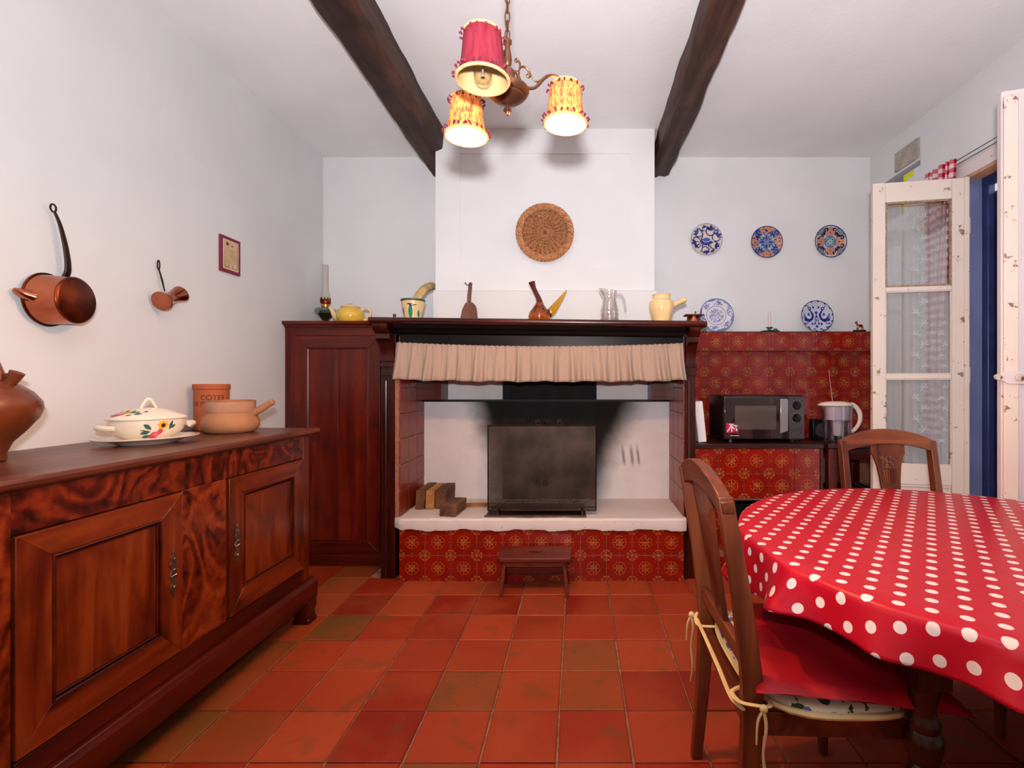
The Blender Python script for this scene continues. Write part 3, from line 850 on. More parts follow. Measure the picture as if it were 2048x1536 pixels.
# wooden blocks on the hearth
for nm, x0_, x1_, y0_, y1_, h_, mt, lab in (
        ('wood_block', -1.055, -0.995, 3.16, 3.43, 0.122, 'firewood', 'grey-brown wood block against the left tiles of the firebox'),
        ('wood_block', -0.992, -0.935, 3.165, 3.42, 0.120, 'firewood_pale', 'pale split wood block between two darker blocks in the firebox'),
        ('wood_block', -0.932, -0.862, 3.18, 3.425, 0.120, 'firewood', 'charred brown wood block right of the pale split one'),
        ('wood_block', -0.872, -0.765, 3.095, 3.30, 0.072, 'firewood', 'low flat wood block lying in front of the firewood row')):
    rb = random.Random(hash(lab) % 97)
    mb = MB().box(x0_ + 0.001, x1_ - 0.001, y0_, y1_, 0, h_)
    cxx, cyy = (x0_ + x1_) / 2, (y0_ + y1_) / 2
    if x0_ == -0.872: cyy -= 0.0
    mb.map(lambda p: Vector((p.x - cxx + (0.004 if p.z > 0 else 0), p.y - cyy, p.z)))
    o = part(nm, mb, mt, None, loc=(cxx, cyy if x0_ != -0.872 else cyy - 0.02, 0.3855), rot=(0, 0, 0 if x0_ != -0.872 else -0.08), bevel=0.004)
    if x0_ == -0.872: o.location = (-0.79, 3.09, 0.3855)
    tag(o, lab, 'wood block', 'wood blocks stacked in the firebox')
bk = MB().box(-0.14, 0.14, -0.05, 0.05, 0, 0.006)
o = part('wood_scrap', MB().prism([(-0.16, -0.03), (-0.02, -0.055), (0.1, -0.045), (0.2, -0.05), (0.19, 0.035), (0.05, 0.045), (-0.1, 0.03)], 0, 0.006), 'firewood_pale', None, loc=(-0.745, 3.22, 0.3855), bevel=0.001)
tag(o, 'thin reddish wood scrap lying flat on the hearth by the screen', 'wood scrap')
o.rotation_euler = (0, 0, 0.05); o.location = (-0.715, 3.27, 0.386)

# step stool
st = thing('step_stool', 'small reddish wooden step stool with hand slot in front of the hearth', 'stool', (-0.245, 2.835, 0))
tp = MB(); hw, hd = 0.212, 0.108
pl = []
for cx, cy, a0 in ((hw - .03, hd - .03, 0), (-hw + .03, hd - .03, pi / 2), (-hw + .03, -hd + .03, pi), (hw - .03, -hd + .03, 1.5 * pi)):
    pl += [(cx + .03 * cos(a0 + k * pi / 8), cy + .03 * sin(a0 + k * pi / 8)) for k in range(5)]
top = part('seat', MB().prism(pl, 0.198, 0.222), 'stool_wood', st, bevel=0.005)
part('hand_slot_shade', MB().prism([(-.035, -.008), (.035, -.008), (.04, 0), (.035, .008), (-.035, .008), (-.04, 0)], 0.2215, 0.2225), 'soot_shade_black', top)  # black sheet on the seat, painted shade in place of a cut slot
for s in (-1, 1):
    part('leg', MB().prism([(-0.10, 0), (-0.085, 0), (-0.06, 0.05), (-0.02, 0.075), (0.02, 0.075), (0.06, 0.05), (0.085, 0), (0.10, 0), (0.085, 0.2), (-0.085, 0.2)], -0.009, 0.009, YZ()).map(lambda p, s=s: Vector((s * (0.178 - (p.z - 0.1) * 0.10) + p.x, p.y, p.z))), 'stool_wood', st, bevel=0.002)
part('stretcher', MB().box(-0.165, 0.165, -0.010, 0.010, 0.10, 0.145), 'stool_wood', st, bevel=0.002)
part('apron', MB().box(-0.165, 0.165, -0.085, -0.07, 0.165, 0.199), 'stool_wood', st, bevel=0.002)

# ------------------------------------------------------------------ tall cupboard left of the mantel
cu = thing('corner_cupboard', 'tall dark mahogany cupboard with one panelled door beside the fireplace', 'cupboard', (-1.57, 3.4, 0))
T = lambda mb: mb.map(lambda p: p - Vector((-1.57, 3.4, 0)))
CXa, CXb, CYf = XL + 0.003, -1.2145, 3.205
part('carcass', T(MB().box(CXa, CXb, CYf + 0.012, YB - 0.003, 0.0, 1.575)), 'mahogany', cu)
part('stile', T(MB().box(CXa, -1.861, CYf, CYf + 0.0118, 0.0, 1.572)), 'mahogany', cu, bevel=0.002)
part('stile', T(MB().box(-1.293, CXb, CYf, CYf + 0.0118, 0.0, 1.572)), 'mahogany', cu, bevel=0.002)
part('top_rail', T(MB().box(-1.860, -1.294, CYf + 0.001, CYf + 0.0118, 1.519, 1.572)), 'mahogany_h', cu, bevel=0.002)
part('base_rail', T(MB().box(-1.860, -1.294, CYf + 0.001, CYf + 0.0118, 0.0, 0.085)), 'mahogany_h', cu, bevel=0.002)
part('cornice', T(MB().prism([(CYf - 0.035, 1.612), (CYf - 0.035, 1.600), (CYf - 0.028, 1.590), (CYf - 0.012, 1.585), (CYf - 0.008, 1.572), (YB - 0.003, 1.572), (YB - 0.003, 1.612)], CXa, CXb + 0.005, YZ())), 'mahogany_h', cu, smooth=True)
dr = part('door', T(MB().box(-1.857, -1.297, CYf + 0.002, CYf + 0.0115, 0.088, 1.515)), 'mahogany', cu)
f0 = CYf - 0.010
def mitred(parent, xa, xb, za, zb, w, y0, y1, mv, mh, tf, wb=None):
    wb = wb or w
    o_ = [(xa, za), (xb, za), (xb, zb), (xa, zb)]; i_ = [(xa + w, za + wb), (xb - w, za + wb), (xb - w, zb - w), (xa + w, zb - w)]
    for k, nm in enumerate(('rail', 'stile', 'rail', 'stile')):
        k2 = (k + 1) % 4
        part(nm, tf(MB().prism([o_[k], o_[k2], i_[k2], i_[k]], y0, y1, XZ())), mh if nm == 'rail' else mv, parent, bevel=0.0015)
mitred(dr, -1.857, -1.297, 0.088, 1.515, 0.078, f0, CYf + 0.002, 'mahogany', 'mahogany_h', T)
for xa, xb in ((-1.7785, -1.579), (-1.577, -1.3755)):
    part('panel_board', T(MB().box(xa, xb, CYf - 0.001, CYf + 0.003, 0.167, 1.436)), 'mahogany', dr, bevel=0.001)
part('moulding', T(MB().tube([(-1.774, CYf - 0.003, 0.171), (-1.380, CYf - 0.003, 0.171), (-1.380, CYf - 0.003, 1.432), (-1.774, CYf - 0.003, 1.432)], 0.006, 6, closed=True)), 'mahogany', dr, smooth=True)

# ------------------------------------------------------------------ sideboard
sb = thing('sideboard', 'long figured walnut sideboard with two panelled doors along the left wall', 'sideboard', (-1.64, 1.80, 0))
T = lambda mb: mb.map(lambda p: p - Vector((-1.64, 1.80, 0)))
SX, SYa, SYb = -1.366, 1.115, 2.475          # front plane, ends
part('top', T(MB().prism([(XL + 0.004, 0.942), (-1.352, 0.942), (-1.342, 0.950), (-1.340, 0.962), (-1.345, 0.972), (XL + 0.004, 0.972)], 1.085, 2.535, lambda p: Vector((p.x, p.z, p.y)))), 'walnut_top', sb, bevel=0.003)
part('carcass', T(MB().box(XL + 0.01, SX - 0.022, SYa, SYb, 0.215, 0.942)), 'walnut_dark', sb)
Yd = [(1.178, 1.676), (1.903, 2.418)]
part('frieze', T(MB().box(SX - 0.0215, SX, SYa + 0.055, SYb - 0.052, 0.832, 0.9415)), 'walnut_burl', sb, bevel=0.002)
part('stile', T(MB().box(SX - 0.0215, SX + 0.001, SYa, Yd[0][0] - 0.0045, 0.215, 0.9415)), 'walnut_burl_v', sb, bevel=0.003)
part('stile', T(MB().box(SX - 0.0215, SX + 0.001, Yd[1][1] + 0.0045, SYb, 0.215, 0.9415)), 'walnut_v', sb, bevel=0.003)
part('centre_panel', T(MB().box(SX - 0.0215, SX, Yd[0][1] + 0.006, Yd[1][0] - 0.012, 0.278, 0.8315)), 'walnut_burl_v', sb, bevel=0.002)
part('bottom_rail', T(MB().box(SX - 0.0215, SX, SYa + 0.064, SYb - 0.054, 0.215, 0.2775)), 'walnut_dark', sb, bevel=0.002)
YM = lambda p: Vector((p.x, p.y, p.z))
def esc(parent, yc, zc):
    h = [(0.0, 0.078), (0.007, 0.070), (0.004, 0.060), (0.012, 0.052), (0.010, 0.040), (0.017, 0.030), (0.012, 0.018), (0.006, 0.012), (0.013, 0.004), (0.016, -0.010), (0.009, -0.020), (0.006, -0.032), (0.013, -0.042), (0.012, -0.054), (0.006, -0.062), (0.008, -0.072), (0.0, -0.084)]
    poly = [(a + yc, b + zc) for a, b in h] + [(-a + yc, b + zc) for a, b in reversed(h[1:-1])]
    e = part('escutcheon', T(MB().prism(poly, 0, 0.003, YZ(SX + 0.0065))), 'nickel_aged', parent, bevel=0.0008, label='ornate tarnished brass keyhole plate')
    k = MB().ball((SX + 0.012, yc, zc + 0.012), (0.005, 0.008, 0.004), 8, 6).ball((SX + 0.011, yc, zc - 0.048), (0.005, 0.006, 0.008), 8, 6).ball((SX + 0.011, yc, zc + 0.045), (0.004, 0.004, 0.007), 8, 6)
    k.tube([(SX + 0.010, yc - 0.012, zc - 0.01), (SX + 0.018, yc, zc - 0.004), (SX + 0.010, yc + 0.012, zc - 0.01)], 0.0025, 5)
    # keep third level: relief joins the escutcheon mesh's sibling
    part('escutcheon_relief', T(k), 'nickel_aged', parent, smooth=True)
for q, (ya, yb) in enumerate(Yd):
    d = part('door', T(MB().box(SX - 0.018, SX - 0.008, ya, yb, 0.284, 0.828)), 'walnut_v', sb)
    w, wb = 0.083, 0.09
    o_ = [(ya, 0.284), (yb, 0.284), (yb, 0.828), (ya, 0.828)]; i_ = [(ya + w, 0.284 + wb), (yb - w, 0.284 + wb), (yb - w, 0.828 - 0.072), (ya + w, 0.828 - 0.072)]
    for k, nm in enumerate(('rail', 'stile', 'rail', 'stile')):
        k2 = (k + 1) % 4
        part(nm, T(MB().prism([o_[k], o_[k2], i_[k2], i_[k]], -0.008, 0.006, YZ(SX))), 'walnut_h' if nm == 'rail' else 'walnut_v', d, bevel=0.002)
    part('panel', T(MB().prism([(ya + w + .012, 0.374 + .012), (yb - w - .012, 0.374 + .012), (yb - w - .012, 0.756 - .012), (ya + w + .012, 0.756 - .012)], -0.008, -0.003, YZ(SX))), 'walnut_v', d, bevel=0.003)
    mo = MB()
    for off, rr, xo in ((0.003, 0.0055, 0.004), (0.0115, 0.004, -0.001)):
        mo.tube([(SX + xo, ya + w + off, 0.374 + off), (SX + xo, yb - w - off, 0.374 + off), (SX + xo, yb - w - off, 0.756 - off), (SX + xo, ya + w + off, 0.756 - off)], rr, 6, closed=True)
    part('moulding', T(mo), 'walnut_dark', d, smooth=True)
    esc(d, (yb - 0.040) if q == 0 else (ya + 0.040), 0.565)
PX = SX + 0.030
part('plinth', T(MB().prism([(XL + 0.01, 0.112), (PX, 0.112), (PX, 0.195), (PX - 0.006, 0.204), (PX - 0.012, 0.2145), (XL + 0.01, 0.2145)], SYa - 0.02, SYb + 0.028, lambda p: Vector((p.x, p.z, p.y)))), 'walnut_dark', sb, bevel=0.003)
for ya in (SYb - 0.055, SYa + 0.0):
    for xx in (PX - 0.085, XL + 0.02):
        f = MB().prism([(-0.04, 0), (0.045, 0), (0.045, 0.02), (0.036, 0.026), (0.036, 0.05), (0.045, 0.08), (0.045, 0.1115), (-0.04, 0.1115), (-0.03, 0.08), (-0.03, 0.026), (-0.04, 0.02)], 0.0, 0.075, lambda p: Vector((xx + 0.04 + p.x, ya + p.z, p.y)))
        part('foot', T(f), 'walnut_dark', sb, bevel=0.004)

# ------------------------------------------------------------------ things on the sideboard
STZ = 0.972
# brown jug at the left edge
jg = thing('pitcher_jug', 'large brown glazed earthenware jug at the left end of the sideboard', 'jug', (-1.748, 1.40, STZ), (0, 0, 0))
prof = [(0, 0.002), (0.066, 0.0), (0.072, 0.008), (0.070, 0.03), (0.082, 0.07), (0.112, 0.115), (0.136, 0.160), (0.146, 0.195), (0.143, 0.225), (0.124, 0.262), (0.098, 0.290), (0.080, 0.303), (0.074, 0.318), (0.078, 0.332), (0.072, 0.334), (0.064, 0.318), (0.07, 0.30), (0, 0.29)]
prof = [(r, z * 0.78) for r, z in prof]
part('body', MB().lathe(prof, 36), 'jug_glaze', jg, smooth=True)
part('spout', MB().tube([(0.075, 0.02, 0.222), (0.092, 0.024, 0.238), (0.104, 0.028, 0.262)], [0.016, 0.015, 0.018], 10), 'jug_glaze', jg, smooth=True)
part('handle', MB().tube([(-0.07, -0.02, 0.25), (-0.055, -0.01, 0.30), (0.0, 0.0, 0.330), (0.04, 0.008, 0.315), (0.062, 0.012, 0.265), (0.066, 0.014, 0.24)], [0.015, 0.014, 0.013, 0.013, 0.014, 0.015], 10), 'jug_glaze', jg, smooth=True)

# tureen on oval platter
pt = thing('oval_platter', 'cream oval serving platter under the flowered tureen on the sideboard', 'platter', (-1.645, 1.865, STZ), (0, 0, R(0))); pt.scale = (0.80, 0.80, 1.0)
A = R(-62)
RM = Matrix.Rotation(R(64), 4, 'Z')
part('dish', MB().lathe([(0, 0.004), (0.10, 0.0), (0.105, 0.002), (0.135, 0.014), (0.19, 0.024), (0.192, 0.028), (0.185, 0.029), (0.135, 0.020), (0.11, 0.011), (0, 0.010)], 48, RM, 1.07, 0.80), 'cream_glaze', pt, smooth=True)
tu = thing('soup_tureen', 'cream lidded tureen painted with red and yellow flowers standing on an oval platter', 'tureen', (-1.645, 1.865, STZ + 0.0105)); tu.scale = (0.77, 0.77, 1.02)
part('bowl', MB().lathe([(0, 0), (0.075, 0.0), (0.08, 0.004), (0.118, 0.022), (0.142, 0.045), (0.150, 0.068), (0.151, 0.082), (0.146, 0.082), (0.13, 0.045), (0.07, 0.012), (0, 0.01)], 48, RM, 1.02, 0.80), 'cream_glaze', tu, smooth=True)
ldz = 0.083
lid = part('lid', MB().lathe([(0.157, ldz), (0.158, ldz + 0.005), (0.150, ldz + 0.010), (0.120, ldz + 0.020), (0.075, ldz + 0.034), (0.04, ldz + 0.040), (0, ldz + 0.041)], 48, RM, 1.02, 0.80), 'cream_glaze', tu, smooth=True)
part('lid_handle', MB().tube([Vector((-0.034 + 0.068 * k / 10, 0.0, ldz + 0.034 + 0.040 * sin(pi * k / 10))) for k in range(11)], 0.0085, 8, M=RM, flat=0.75), 'cream_glaze', lid, smooth=True)
for s in (-1, 1):
    part('handle', MB().tube([RM @ Vector((s * (0.150 + 0.045 * sin(pi * k / 8)), -0.055 + 0.110 * k / 8, 0.055 + 0.004 * sin(pi * k / 8))) for k in range(9)], 0.009, 8, flat=1.0), 'cream_glaze', tu, smooth=True)
def on_bowl(a0):
    # painted on the outside of the bowl: a = metres around, b = height
    def fn(a, b, l):
        t = a0 + a / 0.135
        r = 0.1515 + 0.001 + l if b > 0.068 else (0.1425 + (b - 0.045) * 0.33 + 0.0012 + l if b > 0.045 else 0.1185 + (b - 0.022) * 1.05 + 0.0015 + l)
        p = RM @ Vector((r * 1.02 * cos(t), r * 0.80 * sin(t), b))
        return p
    return fn
def motif(parent, fn, k=1.0, ox=0, oy=0.0, mir=1):
    E = lambda *a, **kw: [(ox + mir * x * k, oy + y * k) for x, y in ell(*a, **kw)]
    Lf = lambda *a: [(ox + mir * x * k, oy + y * k) for x, y in leaf(*a)]
    part('painted_rose', decal([E(-0.012, 0.030, 0.014, 0.010, 0.4), E(0.004, 0.040, 0.010, 0.008, 0.8), E(-0.018, 0.026, 0.008, 0.006)], fn), 'ink_pink', parent)
    part('painted_petal', decal([E(-0.008, 0.033, 0.006, 0.004, 0.5)], lambda a, b, l: fn(a, b, l + 0.0012)), 'ink_rose', parent)
    fl = [Lf(0.010 + 0.004 * cos(t), 0.058 + 0.004 * sin(t), 0.010 + 0.016 * cos(t), 0.058 + 0.014 * sin(t), 0.004) for t in [2 * pi * q / 8 for q in range(8)]]
    part('painted_daisy', decal(fl, fn), 'ink_yellow', parent)
    part('painted_centre', decal([E(0.010, 0.057, 0.006, 0.006), Lf(-0.05, 0.047, -0.03, 0.043, 0.0012)], lambda a, b, l: fn(a, b, l + 0.0012)), 'ink_dark', parent)
    part('painted_leaf', decal([Lf(-0.022, 0.042, -0.052, 0.036, 0.005), Lf(-0.020, 0.047, -0.040, 0.062, 0.006), Lf(-0.02, 0.03, -0.05, 0.026, 0.004), Lf(0.030, 0.044, 0.036, 0.070, 0.005), Lf(0.034, 0.048, 0.048, 0.058, 0.004)], fn), 'ink_green', parent)
motif(tu, on_bowl(R(-92)), 1.35, 0, -0.016)
def on_lid(a0):
    def fn(a, b, l):
        t = a0 + a / 0.11; r = 0.155 - b
        z = ldz + 0.0115 + (0.150 - r) / (0.150 - 0.04) * 0.030 + l
        z = ldz + 0.0120 + (0.15 - r) * 0.345 + l
        return RM @ Vector((r * 1.02 * cos(t), r * 0.80 * sin(t), z))
    return fn
motif(lid, on_lid(R(-165)), 1.3, 0.0, -0.016)
part('painted_leaf', decal([leaf(0.06, 0.03, 0.09, 0.04, 0.006), leaf(0.06, 0.04, 0.075, 0.06, 0.006), leaf(0.055, 0.03, 0.035, 0.02, 0.005), leaf(0.09, 0.05, 0.11, 0.062, 0.005)], on_lid(R(-165))), 'ink_green', lid)

# clay canister with lettering
cn = thing('clay_canister', 'tall terracotta canister with dark lettering against the left wall', 'canister', (-1.835, 2.44, STZ))
part('body', MB().lathe([(0, 0.002), (0.070, 0), (0.073, 0.003), (0.073, 0.20), (0.077, 0.203), (0.078, 0.225), (0.074, 0.228), (0.068, 0.224), (0.068, 0.02), (0, 0.018)], 40), 'canister_clay', cn, smooth=True)
aim = atan2(-2.44 + 0.25, 1.835)
def on_can(z):
    def fn(a, b, l):
        t = aim + a / 0.0735
        return Vector((0.0738 * cos(t), 0.0738 * sin(t), z + b))
    return fn
text_polys('C\u00d4TES', 0.033, on_can(0.150), 'lettering', 'ink_dark', cn)
text_polys('DE PROVENCE', 0.029, on_can(0.122), 'lettering', 'ink_dark', cn)
part('printed_line', decal(strokes([(-0.075, 0), (0.075, 0)], 0.0012) + strokes([(-0.02, 0.09), (0.02, 0.09)], 0.001), on_can(0.028)), 'ink_dark', cn)
seg = []
for k in range(24): seg += strokes([(-0.09 + 0.0075 * k, 0), (-0.09 + 0.0075 * (k + 1), 0)], 0.0012)
part('printed_line', decal(seg, on_can(0.030)), 'ink_dark', cn)
part('printed_sprig', decal([leaf(0, -0.01, 0.002, 0.012, 0.003), leaf(0, -0.004, 0.008, 0.004, 0.002), leaf(0, -0.004, -0.008, 0.002, 0.002)], on_can(0.095)), 'ink_dark', cn)

# clay saucepan
pn = thing('clay_saucepan', 'terracotta saucepan with stubby handle at the far end of the sideboard', 'saucepan', (-1.632, 2.29, STZ))
part('body', MB().lathe([(0, 0.003), (0.085, 0.0), (0.103, 0.010), (0.115, 0.030), (0.117, 0.052), (0.108, 0.075), (0.098, 0.090), (0.095, 0.098), (0.098, 0.142), (0.101, 0.150), (0.093, 0.152), (0.089, 0.142), (0.088, 0.10), (0.10, 0.05), (0.08, 0.015), (0, 0.012)], 40), 'terracotta_pot', pn, smooth=True)
part('neck_band', MB().lathe([(0.0965, 0.097), (0.0985, 0.100), (0.1000, 0.140), (0.1015, 0.146)], 40), 'peach_clay', pn, smooth=True)
part('inner_glaze', MB().lathe([(0, 0.02), (0.080, 0.022), (0.087, 0.10), (0.090, 0.145), (0.094, 0.1525)], 40), 'glaze_dark', pn, smooth=True)
hd_ = Matrix.Rotation(R(12), 4, 'Z')
part('handle', MB().tube([(0.095, 0, 0.092), (0.125, 0, 0.108), (0.155, 0, 0.128), (0.175, 0, 0.142), (0.182, 0, 0.146)], [0.020, 0.017, 0.015, 0.016, 0.013], 10, M=hd_), 'terracotta_pot', pn, smooth=True)

# ------------------------------------------------------------------ things on the left wall
cp = thing('copper_saucepan', 'large copper saucepan with spout hung on the left wall by its iron handle', 'saucepan', (XL + 0.006, 1.762, 1.505))
RX = Matrix.Rotation(R(90), 4, 'Y')            # lathe axis +z -> +x (towards the room)
tw = Matrix.Rotation(R(8), 4, 'Z') @ RX
part('body', MB().lathe([(0.094, 0.003), (0.092, 0.003), (0.087, 0.02), (0.082, 0.098), (0.083, 0.098), (0.088, 0.02), (0.095, 0.0)], 44, tw), 'copper', cp, smooth=True)
part('base', MB().lathe([(0, 0.103), (0.076, 0.103), (0.081, 0.100), (0.0845, 0.096), (0.0845, 0.092), (0.080, 0.092), (0, 0.096)], 44, tw), 'copper_tarnish', cp, smooth=True)
part('spout', MB().tube([(0.026, -0.072, 0.000), (0.020, -0.092, 0.006), (0.012, -0.108, 0.014), (0.009, -0.113, 0.016)], [0.030, 0.021, 0.012, 0.007], 12, flat=0.8), 'copper', cp, smooth=True)
part('handle', MB().tube([(0.012, 0.045, 0.078), (0.030, 0.046, 0.120), (0.030, 0.038, 0.20), (0.022, 0.026, 0.28), (0.014, 0.014, 0.325)], [0.014, 0.013, 0.011, 0.008, 0.006], 8, flat=0.5), 'iron', cp, smooth=True)
part('hanging_ring', MB().tube([(0.012, 0.012 + 0.010 * cos(t), 0.337 + 0.014 * sin(t)) for t in [2 * pi * k / 14 for k in range(14)]], 0.003, 6, closed=True), 'iron', cp, smooth=True)
part('rim_band', MB().lathe([(0.0955, 0.0), (0.097, 0.004), (0.0955, 0.008), (0.092, 0.006)], 44, tw), 'copper_tarnish', cp, smooth=True)

cz = thing('copper_coffee_pot', 'small copper coffee pot hung on the left wall beside the framed print', 'coffee pot', (XL + 0.052, 2.25, 1.60))
d = Vector((0.06, -0.91, -0.42)).normalized()
Q = Vector((0, 0, 1)).rotation_difference(d).to_matrix().to_4x4()
part('body', MB().lathe([(0.036, -0.062), (0.038, -0.06), (0.034, -0.045), (0.028, -0.02), (0.0265, 0.0), (0.030, 0.03), (0.041, 0.058), (0.043, 0.062)], 32, Q), 'copper', cz, smooth=True)
part('base', MB().lathe([(0.0435, 0.061), (0.0425, 0.066), (0, 0.067)], 32, Q), 'copper', cz, smooth=True)
part('rim_inside', MB().lathe([(0.035, -0.060), (0.026, -0.03), (0.0, -0.02)], 32, Q), 'glaze_dark', cz, smooth=True)
part('handle', MB().tube([(-0.028, -0.004, 0.028), (-0.034, -0.01, 0.075), (-0.042, -0.018, 0.125)], [0.005, 0.008, 0.006], 8, flat=0.5), 'iron', cz, smooth=True)
part('hanging_loop', MB().tube([(-0.043, -0.019 + 0.006 * cos(t), 0.146 + 0.022 * sin(t)) for t in [2 * pi * k / 14 for k in range(14)]], 0.0028, 6, closed=True), 'iron', cz, smooth=True)

fm = thing('framed_print', 'small framed parchment print with burgundy border on the left wall', 'picture', (XL, 2.692, 1.91))
hw, hh = 0.077, 0.0985
part('frame', MB().box(0.0005, 0.012, -hw, hw, -hh, hh), 'burgundy', fm, bevel=0.0015)
part('border', MB().box(0.012, 0.0126, -hw + 0.018, hw - 0.018, -hh + 0.018, hh - 0.018), 'cream_plastic', fm)
pp = part('print', MB().box(0.0126, 0.0130, -hw + 0.021, hw - 0.021, -hh + 0.021, hh - 0.021), 'paper_old', fm)
pr = []
rp = random.Random(4)
for k in range(8):
    z = 0.030 - 0.0105 * k; x = -0.038
    while x < 0.036:
        w = rp.uniform(0.004, 0.011); pr += strokes([(x, z), (min(x + w, 0.038), z)], 0.0016); x += w + 0.0025
pr += [ell(-0.028, 0.058, 0.011, 0.010), ell(0.008, 0.052, 0.006, 0.005)]
pr += strokes([(-0.047, 0.035), (-0.047, -0.070), (-0.02, -0.070), (-0.02, -0.055)], 0.003) + strokes([(0.047, 0.06), (0.047, -0.070), (0.01, -0.070), (0.01, -0.055)], 0.003)
part('printed_marks', decal(pr, lambda a, b, l: Vector((0.0132 + l, a, b))), 'ink_brown', fm)

# ------------------------------------------------------------------ things on the cupboard and the mantel shelf
CTZ = 1.612
ol = thing('oil_lamp', 'green glass oil lamp with tall chimney on the cupboard in the corner', 'oil lamp', (at(651, 0, 3.5).x, 3.5, CTZ))
part('foot', MB().lathe([(0, 0), (0.035, 0), (0.032, 0.006), (0.012, 0.014), (0.010, 0.025), (0.020, 0.045), (0.022, 0.05)], 24), 'brass_aged', ol, smooth=True)
bw = part('reservoir', MB().lathe([(0.020, 0.046), (0.045, 0.072), (0.068, 0.092), (0.074, 0.112), (0.066, 0.128), (0.045, 0.136), (0.024, 0.140), (0.0, 0.140)], 32), 'lamp_green_glass', ol, smooth=True)
part('oil', MB().lathe([(0, 0.050), (0.018, 0.050), (0.043, 0.074), (0.062, 0.092), (0, 0.093)], 28), 'oil_yellow', bw, smooth=True)
part('collar', MB().lathe([(0.026, 0.138), (0.028, 0.142), (0.026, 0.162), (0.024, 0.164)], 24), 'brass', ol, smooth=True)
bn = MB().lathe([(0.026, 0.162), (0.034, 0.168), (0.036, 0.182), (0.034, 0.190), (0.026, 0.196), (0.018, 0.215), (0.012, 0.226), (0, 0.228)], 24)
for k in range(10):
    t = 2 * pi * k / 10; bn.box(-0.004, 0.004, -0.001, 0.001, 0, 0.02, Matrix.Translation((0.034 * cos(t), 0.034 * sin(t), 0.186)) @ Matrix.Rotation(t + pi / 2, 4, 'Z'))
part('burner', bn, 'copper_tarnish', ol, smooth=True)
part('glass_chimney', MB().lathe([(0.026, 0.190), (0.030, 0.215), (0.029, 0.235), (0.021, 0.250), (0.0195, 0.30), (0.0195, 0.445), (0.0185, 0.445), (0.0185, 0.30), (0.020, 0.25)], 28), 'chimney_glass', ol, smooth=True)

tp_ = thing('teapot', 'round yellow teapot with cream spout and lid on the cupboard', 'teapot', (at(701, 0, 3.34).x, 3.34, CTZ)); tp_.scale = (1.12, 1.12, 1.18)
part('body', MB().lathe([(0, 0.002), (0.06, 0.0), (0.072, 0.014), (0.082, 0.036), (0.082, 0.056), (0.072, 0.078), (0.056, 0.090), (0.050, 0.094), (0, 0.094)], 36), 'yellow_glaze', tp_, smooth=True)
ld_ = part('lid', MB().lathe([(0.052, 0.093), (0.056, 0.098), (0.054, 0.103), (0.035, 0.109), (0, 0.112)], 32), 'pale_yellow_glaze', tp_, smooth=True)
part('knob', MB().lathe([(0.007, 0.110), (0.006, 0.114), (0.011, 0.118), (0.009, 0.124), (0, 0.125)], 16), 'pale_yellow_glaze', ld_, smooth=True)
part('spout', MB().tube([(-0.066, 0, 0.025), (-0.095, 0, 0.045), (-0.112, 0, 0.078), (-0.128, 0, 0.098)], [0.020, 0.016, 0.012, 0.010], 12), 'pale_yellow_glaze', tp_, smooth=True)
part('handle', MB().tube([(0.070, 0, 0.078), (0.095, 0, 0.088), (0.118, 0, 0.078), (0.122, 0, 0.055), (0.108, 0, 0.030), (0.080, 0, 0.022)], 0.0075, 10), 'pale_yellow_glaze', tp_, smooth=True)

def on_shelf(px, Y, dy=0.0): 
    x = at(px, 0, Y).x
    return (x, Y, shelf_z(x) + 0.0008)
o = thing('brass_weight', 'tiny dull metal stopper at the left end of the mantel shelf', 'stopper', on_shelf(789, 2.93))
part('knob', MB().lathe([(0, 0.0), (0.012, 0.0), (0.012, 0.006), (0.007, 0.012), (0.011, 0.022), (0.008, 0.030), (0, 0.032)], 16), 'nickel_aged', o, smooth=True)
part('collar', MB().lathe([(0.014, 0), (0.015, 0.003), (0.013, 0.005), (0.010, 0.004)], 16), 'iron', o, smooth=True)

fp_ = thing('flower_pot', 'cream painted flower pot with green leaf on the left of the mantel shelf', 'flower pot', on_shelf(826, 3.15)); fp_.scale = (1.08, 1.08, 1.40)
part('body', MB().lathe([(0, 0.001), (0.042, 0.0), (0.046, 0.01), (0.056, 0.05), (0.066, 0.085), (0.068, 0.098), (0.064, 0.102), (0.060, 0.098), (0.058, 0.085), (0.04, 0.012), (0, 0.01)], 36), 'pale_yellow_glaze', fp_, smooth=True)
part('rim', MB().lathe([(0.066, 0.101), (0.071, 0.104), (0.071, 0.109), (0.062, 0.109), (0.060, 0.100)], 36), 'ink_green', fp_, smooth=True)
def on_pot(a, b, l):
    t = -pi / 2 + 0.05 + a / 0.058; r = 0.0465 + (b - 0.01) * 0.258 + 0.0016 + l
    return Vector((r * cos(t), r * sin(t), b))
part('painted_leaf', decal([leaf(0.0, 0.012, 0.003, 0.085, 0.013), leaf(0.055, 0.02, 0.045, 0.06, 0.008)], on_pot), 'ink_teal', fp_)
part('painted_twig', decal([leaf(-0.022, 0.082, 0.02, 0.084, 0.002), leaf(0.0, 0.075, 0.04, 0.082, 0.002), leaf(-0.012, 0.09, 0.012, 0.07, 0.003), leaf(-0.055, 0.03, -0.045, 0.07, 0.005)], lambda a, b, l: on_pot(a, b, l + 0.001)), 'ink_navy', fp_)
hb = Vector(on_shelf(826, 3.15))
o = part('cow_horn', MB().tube([(0.0, 0.0, 0.03), (0.004, 0.016, 0.12), (0.014, 0.05, 0.175), (0.026, 0.10, 0.225), (0.040, 0.165, 0.265), (0.052, 0.225, 0.288)], [0.010, 0.026, 0.030, 0.033, 0.034, 0.036], 12, flat=0.8), 'horn', None, loc=hb, smooth=True)
